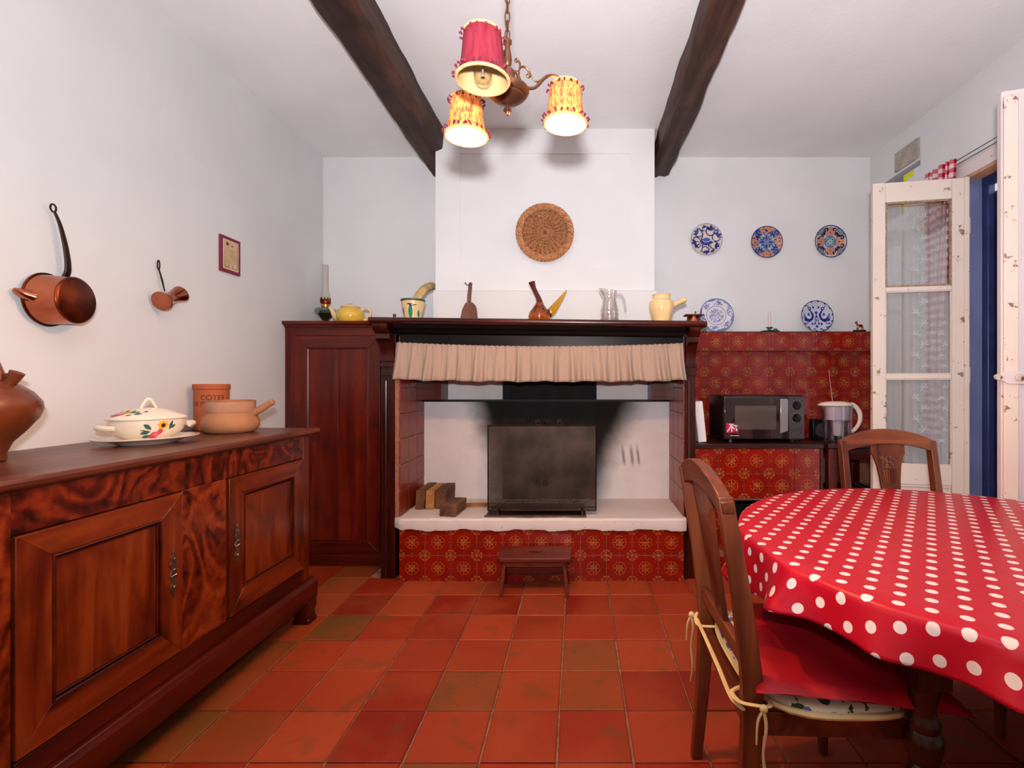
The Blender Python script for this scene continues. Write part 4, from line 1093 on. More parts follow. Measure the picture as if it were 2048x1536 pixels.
tag(o, 'curved yellowish horn standing in the cream flower pot', 'horn')

o = thing('wooden_paddle', 'brown wooden paddle board leaning on the chimney above the mantel', 'paddle board', on_shelf(937, 3.2), (R(-5), 0, 0)); o.scale = (1.08, 1, 1.2)
pl = [(-0.058, 0), (0.056, 0), (0.056, 0.03), (0.048, 0.09), (0.038, 0.112), (0.024, 0.124), (0.012, 0.128), (0.013, 0.165), (0.018, 0.236), (0.004, 0.240), (-0.003, 0.232), (-0.010, 0.165), (-0.011, 0.128), (-0.024, 0.118), (-0.040, 0.085)]
part('board', MB().prism(pl, -0.008, 0.008, XZ()), 'board_wood', o, bevel=0.003)
part('hanging_cord', MB().tube([(0.006, -0.01, 0.225), (-0.012, -0.012, 0.222), (-0.020, -0.012, 0.234), (-0.026, -0.012, 0.228)], 0.0025, 5), 'iron', o, smooth=True)

po = thing('glass_porron', 'amber glass porron with long pointed spout on the mantel shelf', 'porron', on_shelf(1079, 3.0)); po.scale = (1.06, 1.06, 1.06)
part('body', MB().lathe([(0, 0.002), (0.055, 0.0), (0.064, 0.012), (0.066, 0.034), (0.058, 0.058), (0.042, 0.080), (0.026, 0.102), (0.017, 0.122), (0, 0.122)], 36), 'amber_glass', po, smooth=True)
part('neck', MB().tube([(0, 0, 0.112), (-0.004, 0, 0.135), (-0.018, 0, 0.165), (-0.032, 0, 0.195), (-0.042, 0, 0.222), (-0.045, 0, 0.232)], [0.021, 0.0155, 0.0135, 0.014, 0.018, 0.021], 18), 'amber_dark_glass', po, smooth=True)
part('spout', MB().tube([(0.050, 0, 0.040), (0.072, 0, 0.066), (0.095, 0, 0.096), (0.130, 0, 0.145), (0.158, 0, 0.186)], [0.022, 0.024, 0.020, 0.011, 0.003], 18), 'amber_light_glass', po, smooth=True)
part('spout_joint', MB().tube([(0.044, 0, 0.036), (0.058, 0, 0.052), (0.064, 0, 0.056)], [0.020, 0.0245, 0.0235], 18), 'amber_dark_glass', po, smooth=True)

gp = thing('glass_pitcher', 'clear cut glass pitcher with handle on the mantel shelf', 'pitcher', on_shelf(1219, 3.0)); gp.scale = (1.06, 1.06, 1.08)
part('body', MB().lathe([(0, 0.004), (0.046, 0.0), (0.050, 0.006), (0.053, 0.04), (0.052, 0.075), (0.043, 0.110), (0.038, 0.140), (0.043, 0.170), (0.046, 0.182), (0.043, 0.181), (0.036, 0.140), (0.047, 0.09), (0.048, 0.03), (0.04, 0.012), (0, 0.012)], 32, lambda p: Vector((p.x - (0.022 * max(0, -p.x / 0.046) * max(0, (p.z - 0.14) / 0.04)), p.y, p.z + 0.012 * max(0, -p.x / 0.046) * max(0, (p.z - 0.14) / 0.04)))), 'clear_glass', gp, smooth=True)
cut = MB()
for z in (0.02, 0.045, 0.07): cut.tube([(0.0535 * cos(t), 0.0535 * sin(t), z) for t in [2 * pi * k / 32 for k in range(32)]], 0.0012, 4, closed=True)
part('cut_line', cut, 'clear_glass', gp, smooth=True)
part('handle', MB().tube([(0.040, 0, 0.158), (0.060, 0, 0.162), (0.078, 0, 0.145), (0.088, 0, 0.115), (0.094, 0, 0.075), (0.090, 0, 0.066)], [0.008, 0.008, 0.008, 0.007, 0.006, 0.008], 10), 'clear_glass', gp, smooth=True)

yp = thing('yellow_pot', 'pale yellow glazed pot with tubular handle on the right of the mantel shelf', 'pot', on_shelf(1323, 3.0)); yp.scale = (1.04, 1.04, 1.05)
part('body', MB().lathe([(0, 0.002), (0.048, 0.0), (0.055, 0.02), (0.068, 0.07), (0.075, 0.105), (0.070, 0.130), (0.052, 0.143), (0.050, 0.150), (0.052, 0.163), (0.056, 0.168), (0.050, 0.169), (0.045, 0.160), (0.045, 0.14), (0.06, 0.12), (0.04, 0.02), (0, 0.015)], 36), 'pale_yellow_glaze', yp, smooth=True)
part('handle', MB().tube([(0.066, 0, 0.102), (0.085, 0, 0.116), (0.110, 0, 0.128), (0.135, 0, 0.140), (0.142, 0, 0.146)], [0.014, 0.014, 0.0155, 0.017, 0.014], 12), 'pale_yellow_glaze', yp, smooth=True)
part('spout_hole', MB().lathe([(0.011, 0), (0.008, 0.001), (0, 0.001)], 12, Matrix.Translation((0.1415, -0.006, 0.146)) @ Matrix.Rotation(R(60), 4, 'Y')), 'terracotta_pot', yp)

cg = thing('coffee_burner', 'small copper table burner with wooden top at the right end of the mantel shelf', 'burner', on_shelf(1387, 2.98))
part('bowl', MB().lathe([(0, 0.0), (0.030, 0.0), (0.034, 0.01), (0.028, 0.03), (0.026, 0.046), (0.0, 0.046)], 24), 'copper', cg, smooth=True)
part('top_plate', MB().box(-0.056, 0.056, -0.04, 0.04, 0.046, 0.053), 'stool_wood', cg, bevel=0.002)
for s in (-1, 1): part('bracket', MB().box(s * 0.034 - 0.004, s * 0.034 + 0.004, -0.01, 0.01, 0.0, 0.046), 'copper_tarnish', cg)
part('knob', MB().lathe([(0.004, 0.053), (0.003, 0.062), (0.006, 0.068), (0.005, 0.074), (0, 0.075)], 12, Matrix.Translation((0.012, 0, 0))), 'stool_wood', cg, smooth=True)

# ------------------------------------------------------------------ wicker tray on the chimney breast
wk = thing('wicker_tray', 'round woven wicker tray hung on the chimney breast', 'wicker tray', (at(1090, 0, BY).x, BY - 0.004, at(0, 467, BY).z))
NS = 26
part('backing_weave', MB().lathe([(0, 0.004), (0.150, 0.004), (0.150, 0.008), (0, 0.008)], 40, Matrix.Rotation(R(90), 4, 'X')), 'board_wood', wk)
spk = MB().tube([(0.15 * cos(0), -0.016, 0), (0.012, -0.014, 0)], 0.0028, 5).mesh('spoke', 'wicker', True)
for k in range(NS): part('spoke', spk, None, wk, rot=(0, 2 * pi * k / NS, 0))
for q in range(13):
    r = 0.018 + q * 0.0103; n = NS * 4; ph = (q % 2) * pi
    ring = MB().tube([(r * cos(t), -0.0125 - 0.0050 * cos(NS / 2 * t * 2 / 1 + ph), r * sin(t)) for t in [2 * pi * k / n for k in range(n)]], 0.0042, 5, closed=True)
    part('weave_ring', ring, 'wicker', wk, smooth=True)
for q in range(5):
    n = 120
    pts = []
    for k in range(n):
        t = 2 * pi * k / n; a_ = 9 * t + 2 * pi * q / 5
        rr = 0.172 + 0.017 * cos(a_); yy = -0.020 - 0.013 * sin(a_)
        pts.append((rr * cos(t), yy, rr * sin(t)))
    part('rim_strand', MB().tube(pts, 0.0085, 6, closed=True), 'wicker', wk, smooth=True)

# ------------------------------------------------------------------ plates
def plate(name, label, loc, r, mat, tilt=0.0, group=None):
    t = thing(name, label, 'plate', loc, (tilt, 0, 0), group)
    M_ = Matrix.Rotation(R(90), 4, 'X')         # lathe axis +z -> -y (towards the room)
    part('dish', MB().lathe([(0, 0.003), (r * .55, 0.0), (r * .6, 0.0), (r * .97, 0.016), (r, 0.019), (r * .985, 0.021), (r * .62, 0.007), (r * .56, 0.0055), (0, 0.0055)], 56, M_), mat, t, smooth=True)
    def fn(a, b, l):
        q = sqrt(a * a + b * b) 
        z = 0.0055 if q < .56 else (0.0055 + (q - .56) / .06 * 0.0015 if q < .62 else 0.007 + (q - .62) / .365 * 0.014)
        return Vector((a * r, -(z + 0.0007 + l), b * r))
    return t, fn
def xf(polys, c=1.0, a=0.0, ox=0.0, oy=0.0, mx=1):
    out = []
    for p in polys:
        q = []
        for x, y in p:
            x *= mx * c; y *= c
            q.append((ox + x * cos(a) - y * sin(a), oy + x * sin(a) + y * cos(a)))
        out.append(q)
    return out
def up(fn, d): return lambda a, b, l: fn(a, b, l + d)
PY = YB - 0.002
def sprig(a=0.0): # three lobed flower
    return [leaf(0, 0, -0.16, 0.14, 0.05), leaf(0, 0, 0.0, 0.22, 0.06), leaf(0, 0, 0.16, 0.14, 0.05)] + strokes(arc(0.0, -0.02, 0.17, 2.6, 6.6, 8), 0.045)
# 1 bird plate
pA = at(1412, 480, PY)
t1, f1 = plate('wall_plate', 'cream wall plate painted with a blue bird among flowers', pA, 0.121, 'plate_cream', group='plates on the right part of the back wall')
bird = [[(-.35, .02), (-.42, -.10), (-.36, -.22), (-.22, -.33), (0.0, -.37), (.2, -.32), (.34, -.24), (.46, -.17), (.36, -.10), (.22, -.04), (.0, .02), (-.15, .06)],
        [(-.36, -.02), (-.30, .18), (-.27, .36), (-.33, .55), (-.27, .62), (-.20, .52), (-.18, .34), (-.22, .16), (-.24, .0)],
        ell(-.27, .56, .10, .07, .3), [(-.36, .58), (-.52, .60), (-.36, .66)], leaf(-.22, -.3, -.26, -.48, .05), leaf(.12, -.3, .20, -.5, .05), leaf(.2, -.3, .16, -.46, .03)]
part('painted_ground', decal(xf(bird[:2], 1.16, 0, .02, .01), up(f1, .0012)), 'plate_cream', t1)
part('painted_bird', decal(bird, up(f1, .0024)), 'ink_blue', t1)
part('painted_wing', decal([[(-.24, .0), (-.1, .12), (.12, .12), (.28, .0), (.12, -.1), (-.1, -.12)]], up(f1, .0036)), 'ink_mid_blue', t1)
part('painted_outline', decal(strokes([(-.27, .06), (-.1, .15), (.13, .15), (.3, .02), (.5, -.06)], .028) + strokes([(-.25, -.04), (-.1, -.15), (.12, -.13), (.28, -.03)], .026), up(f1, .0042)), 'white_glaze', t1)
fl = []
for ang, rr, sc_ in ((65, .62, 1.6), (15, .68, 1.5), (-35, .64, 1.35), (-95, .68, 1.3), (190, .66, 1.5), (140, .66, 1.4), (-150, .66, 1.2), (-65, .74, .9), (40, .78, .9), (100, .72, .9)):
    fl += xf(sprig(), sc_, R(ang - 90 + 20), rr * cos(R(ang)), rr * sin(R(ang)))
for ang in range(0, 360, 30): fl.append(leaf(.80 * cos(R(ang)), .80 * sin(R(ang)), .88 * cos(R(ang + 12)), .88 * sin(R(ang + 12)), .03))
part('painted_flowers', decal(fl, f1), 'ink_blue', t1)
part('painted_rim', decal(ringp(.955, .985), f1), 'ink_pale_blue', t1)
# 2 orange & blue plate
pB = at(1532, 485, PY)
t2, f2 = plate('wall_plate', 'wall plate with orange, blue and green rosette pattern, middle of the upper row', pB, 0.121, 'plate_grey_blue', group='plates on the right part of the back wall')
segs = []
for k in range(4):
    a0 = k * pi / 2
    segs.append([(.46 * cos(a0 - .5), .46 * sin(a0 - .5)), (.93 * cos(a0 - .50), .93 * sin(a0 - .50))] + arc(0, 0, .95, a0 - .48, a0 + .48, 8) + [(.46 * cos(a0 + .5), .46 * sin(a0 + .5))] + list(reversed(arc(0, 0, .55, a0 - .4, a0 + .4, 6))))
part('painted_field', decal(segs, f2), 'ink_orange', t2)
bl = []; mn = []
for k in range(4):
    a0 = k * pi / 2
    for s in (-1, 1):
        bl += xf(strokes(arc(.0, .12, .15, -1.2, 3.6, 10, .05), .07), 1, a0, .74 * cos(a0 + s * .68), .74 * sin(a0 + s * .68), s)
        bl += xf([leaf(0, 0, .22, .1, .05)], 1, a0 + s * .8, .5 * cos(a0 + s * .6), .5 * sin(a0 + s * .6))
        mn += [ell(.42 * cos(a0 + .785 + s * .28), .42 * sin(a0 + .785 + s * .28), .11, .075, a0 + .785 + s)]
    bl.append(leaf(.0, .0, .46 * cos(a0), .46 * sin(a0), .06)); bl += [ell(.76 * cos(a0) + .075 * cos(q), .76 * sin(a0) + .075 * sin(q), .048, .048, 0, 8) for q in [k * pi / 3 for k in range(6)]] + [ell(.60 * cos(a0 + s * .28), .60 * sin(a0 + s * .28), .055, .04, a0) for s in (-1, 1)] + [ell(.90 * cos(a0 + s * .22), .90 * sin(a0 + s * .22), .05, .035, a0) for s in (-1, 1)]
    bl += [ell(.8 * cos(a0 + s * .3), .8 * sin(a0 + s * .3), .05, .04) for s in (-1, 1)]
    bl += xf(strokes(arc(0, 0, .15, .4, 5.0, 8, .06), .055), 1, a0 + pi / 4, .36 * cos(a0 + .785), .36 * sin(a0 + .785))
    mn.append(ell(.52 * cos(a0 + .785), .52 * sin(a0 + .785), .06, .05))
part('painted_mint', decal(mn, up(f2, .0010)), 'ink_mint', t2)
part('painted_scrolls', decal(bl, up(f2, .0020)), 'ink_blue', t2)
part('painted_centre', decal([ell(0, 0, .17, .17, 0, 16)] + [ell(.76 * cos(k * pi / 2), .76 * sin(k * pi / 2), .04, .04) for k in range(4)], up(f2, .0035)), 'ink_pale_blue', t2)
part('painted_rim', decal(ringp(.95, .985), f2), 'ink_navy', t2)
# 3 dark lattice plate
pC = at(1659, 484, PY)
t3, f3 = plate('wall_plate', 'wall plate with navy lattice rim, orange lobes and mint centre, beside the door', pC, 0.123, 'plate_blue_white', group='plates on the right part of the back wall')
lat = []
for k in range(4):
    a0 = pi / 4 + k * pi / 2
    for q in range(-3, 4):
        for w in (0, 1):
            pts = []
            for s in range(9):
                u_ = .50 + .40 * s / 8; v_ = q * .09
                x_, y_ = (u_, v_) if w else (.70 + v_, (s / 8 - .5) * .72)
                rr = sqrt(x_ * x_ + y_ * y_); an = atan2(y_, x_)
                if rr < .93 and rr > .52 and abs(an) < .40: pts.append((x_, y_))
            if len(pts) > 1: lat += xf(strokes(pts, .028), 1, a0)
part('painted_lattice', decal(lat, f3), 'ink_navy', t3)
ob = []; bl = []; wh = []
for k in range(4):
    a0 = k * pi / 2
    ob += xf([[(.34, -.22), (.5, -.34), (.68, -.30), (.86, -.2), (.90, 0), (.86, .2), (.68, .30), (.5, .34), (.34, .22)]], 1, a0)
    for s in (-1, 1):
        bl += xf(strokes(arc(.70, .24, .13, 2.6, -2.6, 10, .06), .075), 1, a0, 0, 0, 1) if s > 0 else xf(strokes([(x, -y) for x, y in arc(.70, .24, .13, 2.6, -2.6, 10, .06)], .075), 1, a0)
        bl += xf([leaf(.40, s * .30, .62, s * .42, .07), leaf(.46, s * .36, .40, s * .52, .06)], 1, a0)
        wh += xf(strokes([(.90, s * .02), (.86, s * .22), (.68, s * .37), (.48, s * .36)], .05), 1, a0)
    bl += xf([ell(.60, 0, .08, .07)], 1, a0)
part('painted_lobes', decal(ob, up(f3, .0009)), 'ink_orange', t3)
part('painted_white', decal(wh, up(f3, .0020)), 'white_glaze', t3)
part('painted_scrolls', decal(bl, up(f3, .0024)), 'ink_navy', t3)
part('painted_disc', decal([ell(0, 0, .37, .37, 0, 28)], up(f3, .0030)), 'ink_pale_blue', t3)
part('painted_mint', decal([ell(.17 * cos(pi / 4 + k * pi / 2), .17 * sin(pi / 4 + k * pi / 2), .13, .10, pi / 4 + k * pi / 2) for k in range(4)], up(f3, .0036)), 'ink_mint', t3)
part('painted_dot', decal([ell(.19 * cos(pi / 4 + k * pi / 2), .19 * sin(pi / 4 + k * pi / 2), .05, .04) for k in range(4)], up(f3, .0044)), 'ink_navy', t3)
part('painted_rim', decal(ringp(.935, .985), f3), 'ink_navy', t3)

# tiled splashback with ledge
LZ, LYF = 1.577, 3.492
spb = thing('tiled_splashback', 'splashback of red decorated tiles with a ledge, right of the fireplace', 'splashback', (1.47, YB, 0))
T = lambda mb: mb.map(lambda p: p - Vector((1.47, YB, 0)))
SX0, SX1 = 0.731, 2.205
co = part('backing', T(MB().box(SX0, SX1, 3.586, YB - 0.002, 0.0, 1.438)), 'tile_grout', spb)
le = part('ledge', T(MB().box(SX0, SX1, LYF + 0.006, YB - 0.002, 1.439, LZ - 0.004)), 'tile_grout', spb)
part('ledge_top', T(MB().box(SX0, SX1, LYF, YB - 0.003, LZ - 0.004, LZ)), 'counter_wood', spb)
CXS = [1.012 + DS * k for k in range(-2, 8)]
cutm = {}
def clipped(xc, zc, xa, xb, za, zb, mat='deco_tile'):
    u0, u1 = max(-.5, (xa - xc) / DS), min(.5, (xb - xc) / DS); v0, v1 = max(-.5, (za - zc) / DS), min(.5, (zb - zc) / DS)
    if u1 - u0 < 0.06 or v1 - v0 < 0.06: return None
    if u1 - u0 > .99 and v1 - v0 > .99: return DT
    key = (round(u0, 2), round(u1, 2), round(v0, 2), round(v1, 2))
    if key not in cutm: cutm[key] = deco_mesh(u0, u1, v0, v1, mat)
    return cutm[key]
for xc in CXS:
    for zc in (1.369, 1.211, 1.053, 0.895, 0.737):
        me = clipped(xc, zc, SX0, SX1, 0.66, 1.445)
        if me: put_tile(co, me, xc - 1.47, 3.58 - YB, zc)
for k in range(-2, 8):
    xc = 0.995 + DS * k
    me = clipped(xc, 1.505, SX0, SX1, 1.44, LZ - 0.004)
    if me: put_tile(le, me, xc - 1.47, LYF - YB, 1.505)
# 4 pale transfer plate on the ledge
p4 = at(1434, 630, 3.60)
t4, f4 = plate('ledge_plate', 'white plate with pale blue flowered rim leaning behind the mantel corner', (p4.x, 3.625, LZ + 0.129), 0.129, 'white_glaze', R(-9))
rr4 = random.Random(8); fl = []
for k in range(240):
    a_, q_ = rr4.uniform(0, 2 * pi), .42 * sqrt(rr4.random()); fl.append(ell(q_ * cos(a_), q_ * sin(a_), rr4.uniform(.012, .032), None, 0, 6))
for k in range(6):
    a0 = k * pi / 3 + .3
    for q in range(40):
        a_, q_ = a0 + rr4.gauss(0, .17), rr4.uniform(.66, .90); fl.append(ell(q_ * cos(a_), q_ * sin(a_), rr4.uniform(.018, .04), None, 0, 6))
fl += ringp(.54, .575)
part('painted_flowers', decal(fl, f4), 'ink_pale_blue', t4)
part('painted_rim', decal(ringp(.93, .985) + [leaf(.93 * cos(a_ - .3), .93 * sin(a_ - .3), .93 * cos(a_ + .3), .93 * sin(a_ + .3), .04) for a_ in [k * pi / 3 + .82 for k in range(6)]], f4), 'ink_pale_blue', t4)
t4.location.z = LZ + 0.129 * cos(R(9)) + 0.004
# 5 two birds plate
p5 = at(1636, 635, 3.60)
t5, f5 = plate('ledge_plate', 'blue and white plate with two facing birds standing on the tiled ledge', (p5.x, 3.63, LZ + 0.122 * cos(R(9)) + 0.004), 0.122, 'plate_blue_white', R(-9))
sd = []; lt = []
for s in (-1, 1):
    sd += xf([[(.16, .14), (.26, .30), (.36, .44), (.42, .40), (.34, .26), (.28, .10), (.30, -.06), (.42, -.16), (.56, -.12), (.66, .02), (.72, -.10), (.80, -.22), (.66, -.30), (.50, -.36), (.34, -.30), (.22, -.18), (.16, -.02)]], 1, 0, 0, 0, s)
    sd += xf([ell(.40, .50, .11, .10, .5), leaf(.48, .56, .56, .68, .03), leaf(.2, .5, .12, .62, .05), leaf(.12, .52, .2, .66, .05), leaf(.42, .10, .54, .16, .05), leaf(.46, .04, .46, .24, .05), leaf(.40, .02, .52, .22, .03)], 1, 0, 0, 0, s)
    sd += xf([leaf(.62, -.05, .84, .22, .03), leaf(.62, -.10, .86, .06, .03), leaf(.60, -.18, .86, -.08, .03), leaf(.56, -.26, .82, -.28, .03)], 1, 0, 0, 0, s)
    sd += xf(strokes([(.05, -.02), (.10, -.20), (.10, -.42)], .045) + [ell(.12, -.46, .06, .05), ell(.28, -.46, .06, .08, .5), ell(.20, -.80, .08, .035), ell(.55, -.70, .08, .05, .6), ell(.70, -.46, .07, .05, .8)] + [leaf(.55, -.36, .60, -.52, .03)], 1, 0, 0, 0, s)
    lt += xf([[(.34, -.04), (.44, -.12), (.56, -.08), (.62, .0), (.50, .0)]], 1, 0, 0, 0, s) + xf([ell(.40, .50, .045, .04)], 1, 0, 0, 0, s)
sd += [ell(0, .24, .05, .11), ell(0, .24, .11, .04), leaf(0, .14, 0, -.1, .05), leaf(0, -.14, 0, -.34, .03), ell(-.02, -.62, .05, .10), ell(-.02, -.64, .10, .05)]
for k in range(14):
    a_ = 2 * pi * k / 14; sd.append(leaf(.90 * cos(a_), .90 * sin(a_), .95 * cos(a_ + .2), .95 * sin(a_ + .2), .03))
part('painted_birds', decal(sd, f5), 'ink_blue', t5)
part('painted_light', decal(lt, up(f5, .0015)), 'white_glaze', t5)
part('painted_rim', decal(ringp(.95, .985), f5), 'ink_navy', t5)

# candlestick, deer
cs = thing('candlestick', 'dark green saucer candlestick with a pale candle on the tiled ledge', 'candlestick', (at(1539, 0, 3.55).x, 3.55, LZ))
part('saucer', MB().lathe([(0, 0.001), (0.045, 0.0), (0.060, 0.008), (0.062, 0.010), (0.045, 0.006), (0, 0.005)], 28), 'ink_green', cs, smooth=True)
part('socket', MB().lathe([(0.016, 0.005), (0.013, 0.012), (0.013, 0.028), (0.026, 0.034), (0.026, 0.037), (0.010, 0.036), (0, 0.036)], 24), 'ink_green', cs, smooth=True)
part('finger_loop', MB().tube([(0.045, 0, 0.008), (0.030, 0, 0.014), (0.034, 0, 0.024), (0.050, 0, 0.024), (0.062, 0, 0.012), (0.075, 0, 0.009)], 0.004, 6), 'ink_green', cs, smooth=True)
cnd = thing('candle', 'thin pale pink candle standing in the green candlestick', 'candle', (at(1539, 0, 3.55).x, 3.55, LZ + 0.0365))
part('wax', MB().lathe([(0, 0), (0.0105, 0), (0.0100, 0.10), (0.007, 0.106), (0, 0.104)], 16), 'candle_wax', cnd, smooth=True)
part('wick', MB().tube([(0, 0, 0.103), (0.001, 0, 0.115)], 0.001, 5), 'ink_dark', cnd)
de = thing('deer_figurine', 'tiny bronze deer figurine on an oval base at the ledge end by the door', 'figurine', (at(1719, 0, 3.54).x, 3.54, LZ))
part('base', MB().lathe([(0, 0), (0.036, 0.0), (0.048, 0.012), (0.046, 0.015), (0, 0.015)], 24, None, 1, 0.6), 'ink_dark', de, smooth=True)
db = MB()
db.tube([(-0.014, 0, 0.048), (-0.004, 0, 0.047), (0.010, 0, 0.049), (0.019, 0, 0.049)], [0.006, 0.0085, 0.009, 0.006], 10)
db.tube([(-0.013, 0, 0.050), (-0.018, 0, 0.062), (-0.022, 0, 0.072)], [0.006, 0.0045, 0.0045], 8)
db.tube([(-0.021, 0, 0.072), (-0.028, 0, 0.069), (-0.033, 0, 0.067)], [0.0055, 0.005, 0.003], 8)
for sx, fx in ((-0.013, -0.022), (-0.010, -0.016), (0.015, 0.022), (0.019, 0.027)):
    yy = 0.004 if sx in (-0.013, 0.015) else -0.004
    db.tube([(sx, yy, 0.046), (sx * 0.9 + fx * 0.1 + (0.003 if sx > 0 else 0), yy, 0.033), (fx, yy, 0.0145)], [0.0045, 0.003, 0.0022], 6)
for s in (-1, 1): db.tube([(-0.019, s * 0.003, 0.076), (-0.018, s * 0.006, 0.084)], [0.002, 0.001], 5)
part('deer', db, 'copper_tarnish', de, smooth=True)

# ------------------------------------------------------------------ tiled counter and what stands on it
KY, KX0, KX1, KZ = 3.045, 0.731, 1.535, 0.826
ct = thing('tiled_counter', 'low counter faced with red decorated tiles under the microwave', 'counter', (1.13, 3.3, 0))
T = lambda mb: mb.map(lambda p: p - Vector((1.13, 3.3, 0)))
NX0, NX1, NZa, NZb = 0.985, 1.36, 0.12, 0.474      # dark opening
cr = MB().box(KX0, NX0, KY + 0.006, 3.58, 0, 0.795).box(NX1, KX1 - 0.016, KY + 0.006, 3.58, 0, 0.795).box(NX0, NX1, KY + 0.006, 3.58, 0, NZa).box(NX0, NX1, KY + 0.006, 3.58, NZb, 0.795).box(NX0, NX1, 3.45, 3.58, NZa, NZb)
core = part('carcass', T(cr), 'tile_grout', ct)
part('opening_shade_lining', T(MB().box(NX0 + .001, NX1 - .001, 3.44, 3.449, NZa + .001, NZb - .001).box(NX0 + .0005, NX0 + .006, KY, 3.44, NZa, NZb).box(NX0 + .0005, NX1 - .001, KY, 3.44, NZb - .006, NZb - .001)), 'soot_shade_black', ct)  # black sheets put the deep shade of the opening into its colour
part('worktop', T(MB().box(KX0, KX1 + 0.002, KY - 0.012, 3.58, 0.797, KZ)), 'counter_wood', ct, bevel=0.003)
part('end_trim', T(MB().box(KX1 - 0.0155, KX1, KY - 0.006, 3.58, 0, 0.7965)), 'counter_wood', ct, bevel=0.001)
for k in range(-1, 5):
    xc = 0.806 + DS * k
    for zc in (0.719, 0.561, 0.403, 0.245, 0.087):
        xa, xb, za, zb = KX0, KX1 - 0.017, 0.0, 0.797
        if NX0 - 0.08 < xc < NX1 + 0.08 and zc < NZb + 0.08:
            if zc > NZb: za = NZb
            elif zc < NZa: zb = NZa
            elif xc < NX0 + 0.05: xb = NX0
            elif xc > NX1 - 0.05: xa = NX1
            else: continue
        me = clipped(xc, zc, xa, xb, za, zb)
        if me: put_tile(core, me, xc - 1.13, KY - 3.3, zc)

mw = thing('microwave', 'dark microwave oven with a red sticker standing on the tiled counter', 'microwave', (1.188, 3.27, KZ))
w2, hgt, d2 = 0.258, 0.300, 0.165
part('housing', MB().box(-w2, w2, -d2 + 0.012, d2, 0.018, hgt), 'black_plastic', mw, bevel=0.008)
for sx in (-1, 1):
    for sy in (-1, 1): part('foot', MB().lathe([(0, 0), (0.016, 0), (0.014, 0.0185), (0, 0.0185)], 12, Matrix.Translation((sx * 0.20, sy * 0.12, 0))), 'black_plastic', mw)
dx1 = 0.155
dm = part('door', MB().box(-w2 + 0.002, dx1, -d2 - 0.012, -d2 + 0.0115, 0.022, hgt - 0.006), 'oven_door_gloss', mw, bevel=0.006)
yf = -d2 - 0.0125
part('window', MB().prism([(-0.188, 0.085), (0.075, 0.085), (0.075, 0.235), (-0.188, 0.235)], yf - 0.0008, yf, XZ()), 'oven_window', dm)
part('handle', MB().prism([(0.096, 0.058), (0.148, 0.075), (0.150, 0.272), (0.142, 0.280), (0.098, 0.280)], yf - 0.010, yf, XZ()), 'oven_handle', dm, bevel=0.004)
stc = part('sticker', MB().prism([(-0.243, 0.064), (-0.166, 0.064), (-0.166, 0.126), (-0.243, 0.126)], yf - 0.0006, yf, XZ()), 'red_sticker', dm)
gly = strokes([(-0.222, 0.118), (-0.196, 0.114)], .006) + strokes([(-0.208, 0.117), (-0.220, 0.094), (-0.234, 0.074)], .007) + strokes([(-0.206, 0.104), (-0.208, 0.072)], .007) + strokes([(-0.200, 0.100), (-0.192, 0.088)], .006) + strokes([(-0.190, 0.110), (-0.172, 0.108)], .006) + strokes([(-0.182, 0.108), (-0.180, 0.090)], .005) + [ell(-0.177, 0.082, .006, .007)]
part('sticker_mark', decal(gly, lambda a, b, l: Vector((a, yf - 0.0009 - l, b))), 'white_card', dm)
part('brand_print', decal(strokes([(-0.214, 0.046), (-0.209, 0.046)], .006) + [q for k in range(7) for q in strokes([(-0.205 + k * .0062, 0.046), (-0.2005 + k * .0062, 0.046)], .004)], lambda a, b, l: Vector((a, yf - 0.0006 - l, b))), 'silver_print', dm)
pc = part('control_panel', MB().box(dx1 + 0.0015, w2 - 0.001, -d2 - 0.010, -d2 + 0.0115, 0.022, hgt - 0.006), 'grey_plastic', mw, bevel=0.003)
for z in (0.238, 0.158):
    kn = MB().lathe([(0.027, 0), (0.027, 0.008), (0.022, 0.018), (0, 0.019)], 24, Matrix.Translation((0.207, -d2 - 0.010, z)) @ Matrix.Rotation(R(90), 4, 'X'))
    kn.box(-0.003, 0.003, -0.026, -0.018, -0.022, 0.022, Matrix.Translation((0.207, -d2 - 0.008, z)) @ Matrix.Rotation(R(-35), 4, 'Y'))
    part('knob', kn, 'black_plastic', pc, smooth=True)
    tk = []
    for k in range(9):
        a_ = R(-40 + 32.5 * k); tk += strokes([(0.207 + .032 * cos(a_), z + .032 * sin(a_)), (0.207 + .036 * cos(a_), z + .036 * sin(a_))], .002)
    part('dial_marks', decal(tk, lambda a, b, l: Vector((a, -d2 - 0.0105, b))), 'silver_print', pc)
part('button', MB().box(0.172, 0.244, -d2 - 0.014, -d2 - 0.009, 0.084, 0.098), 'grey_plastic', pc, bevel=0.002)
part('button', MB().box(0.172, 0.244, -d2 - 0.016, -d2 - 0.009, 0.028, 0.070), 'grey_plastic', pc, bevel=0.006)

wb = thing('white_folder', 'white board standing on edge between the mantel pilaster and the microwave', 'board', (0.795, 3.12, KZ), (0, R(-6), 0))
part('panel', MB().box(-0.025, 0.028, -0.03, 0.20, 0.003, 0.265), 'white_plastic', wb, bevel=0.006)
part('edge_band', MB().box(-0.0255, -0.0245, -0.025, 0.19, 0.01, 0.255), 'white_card', wb)

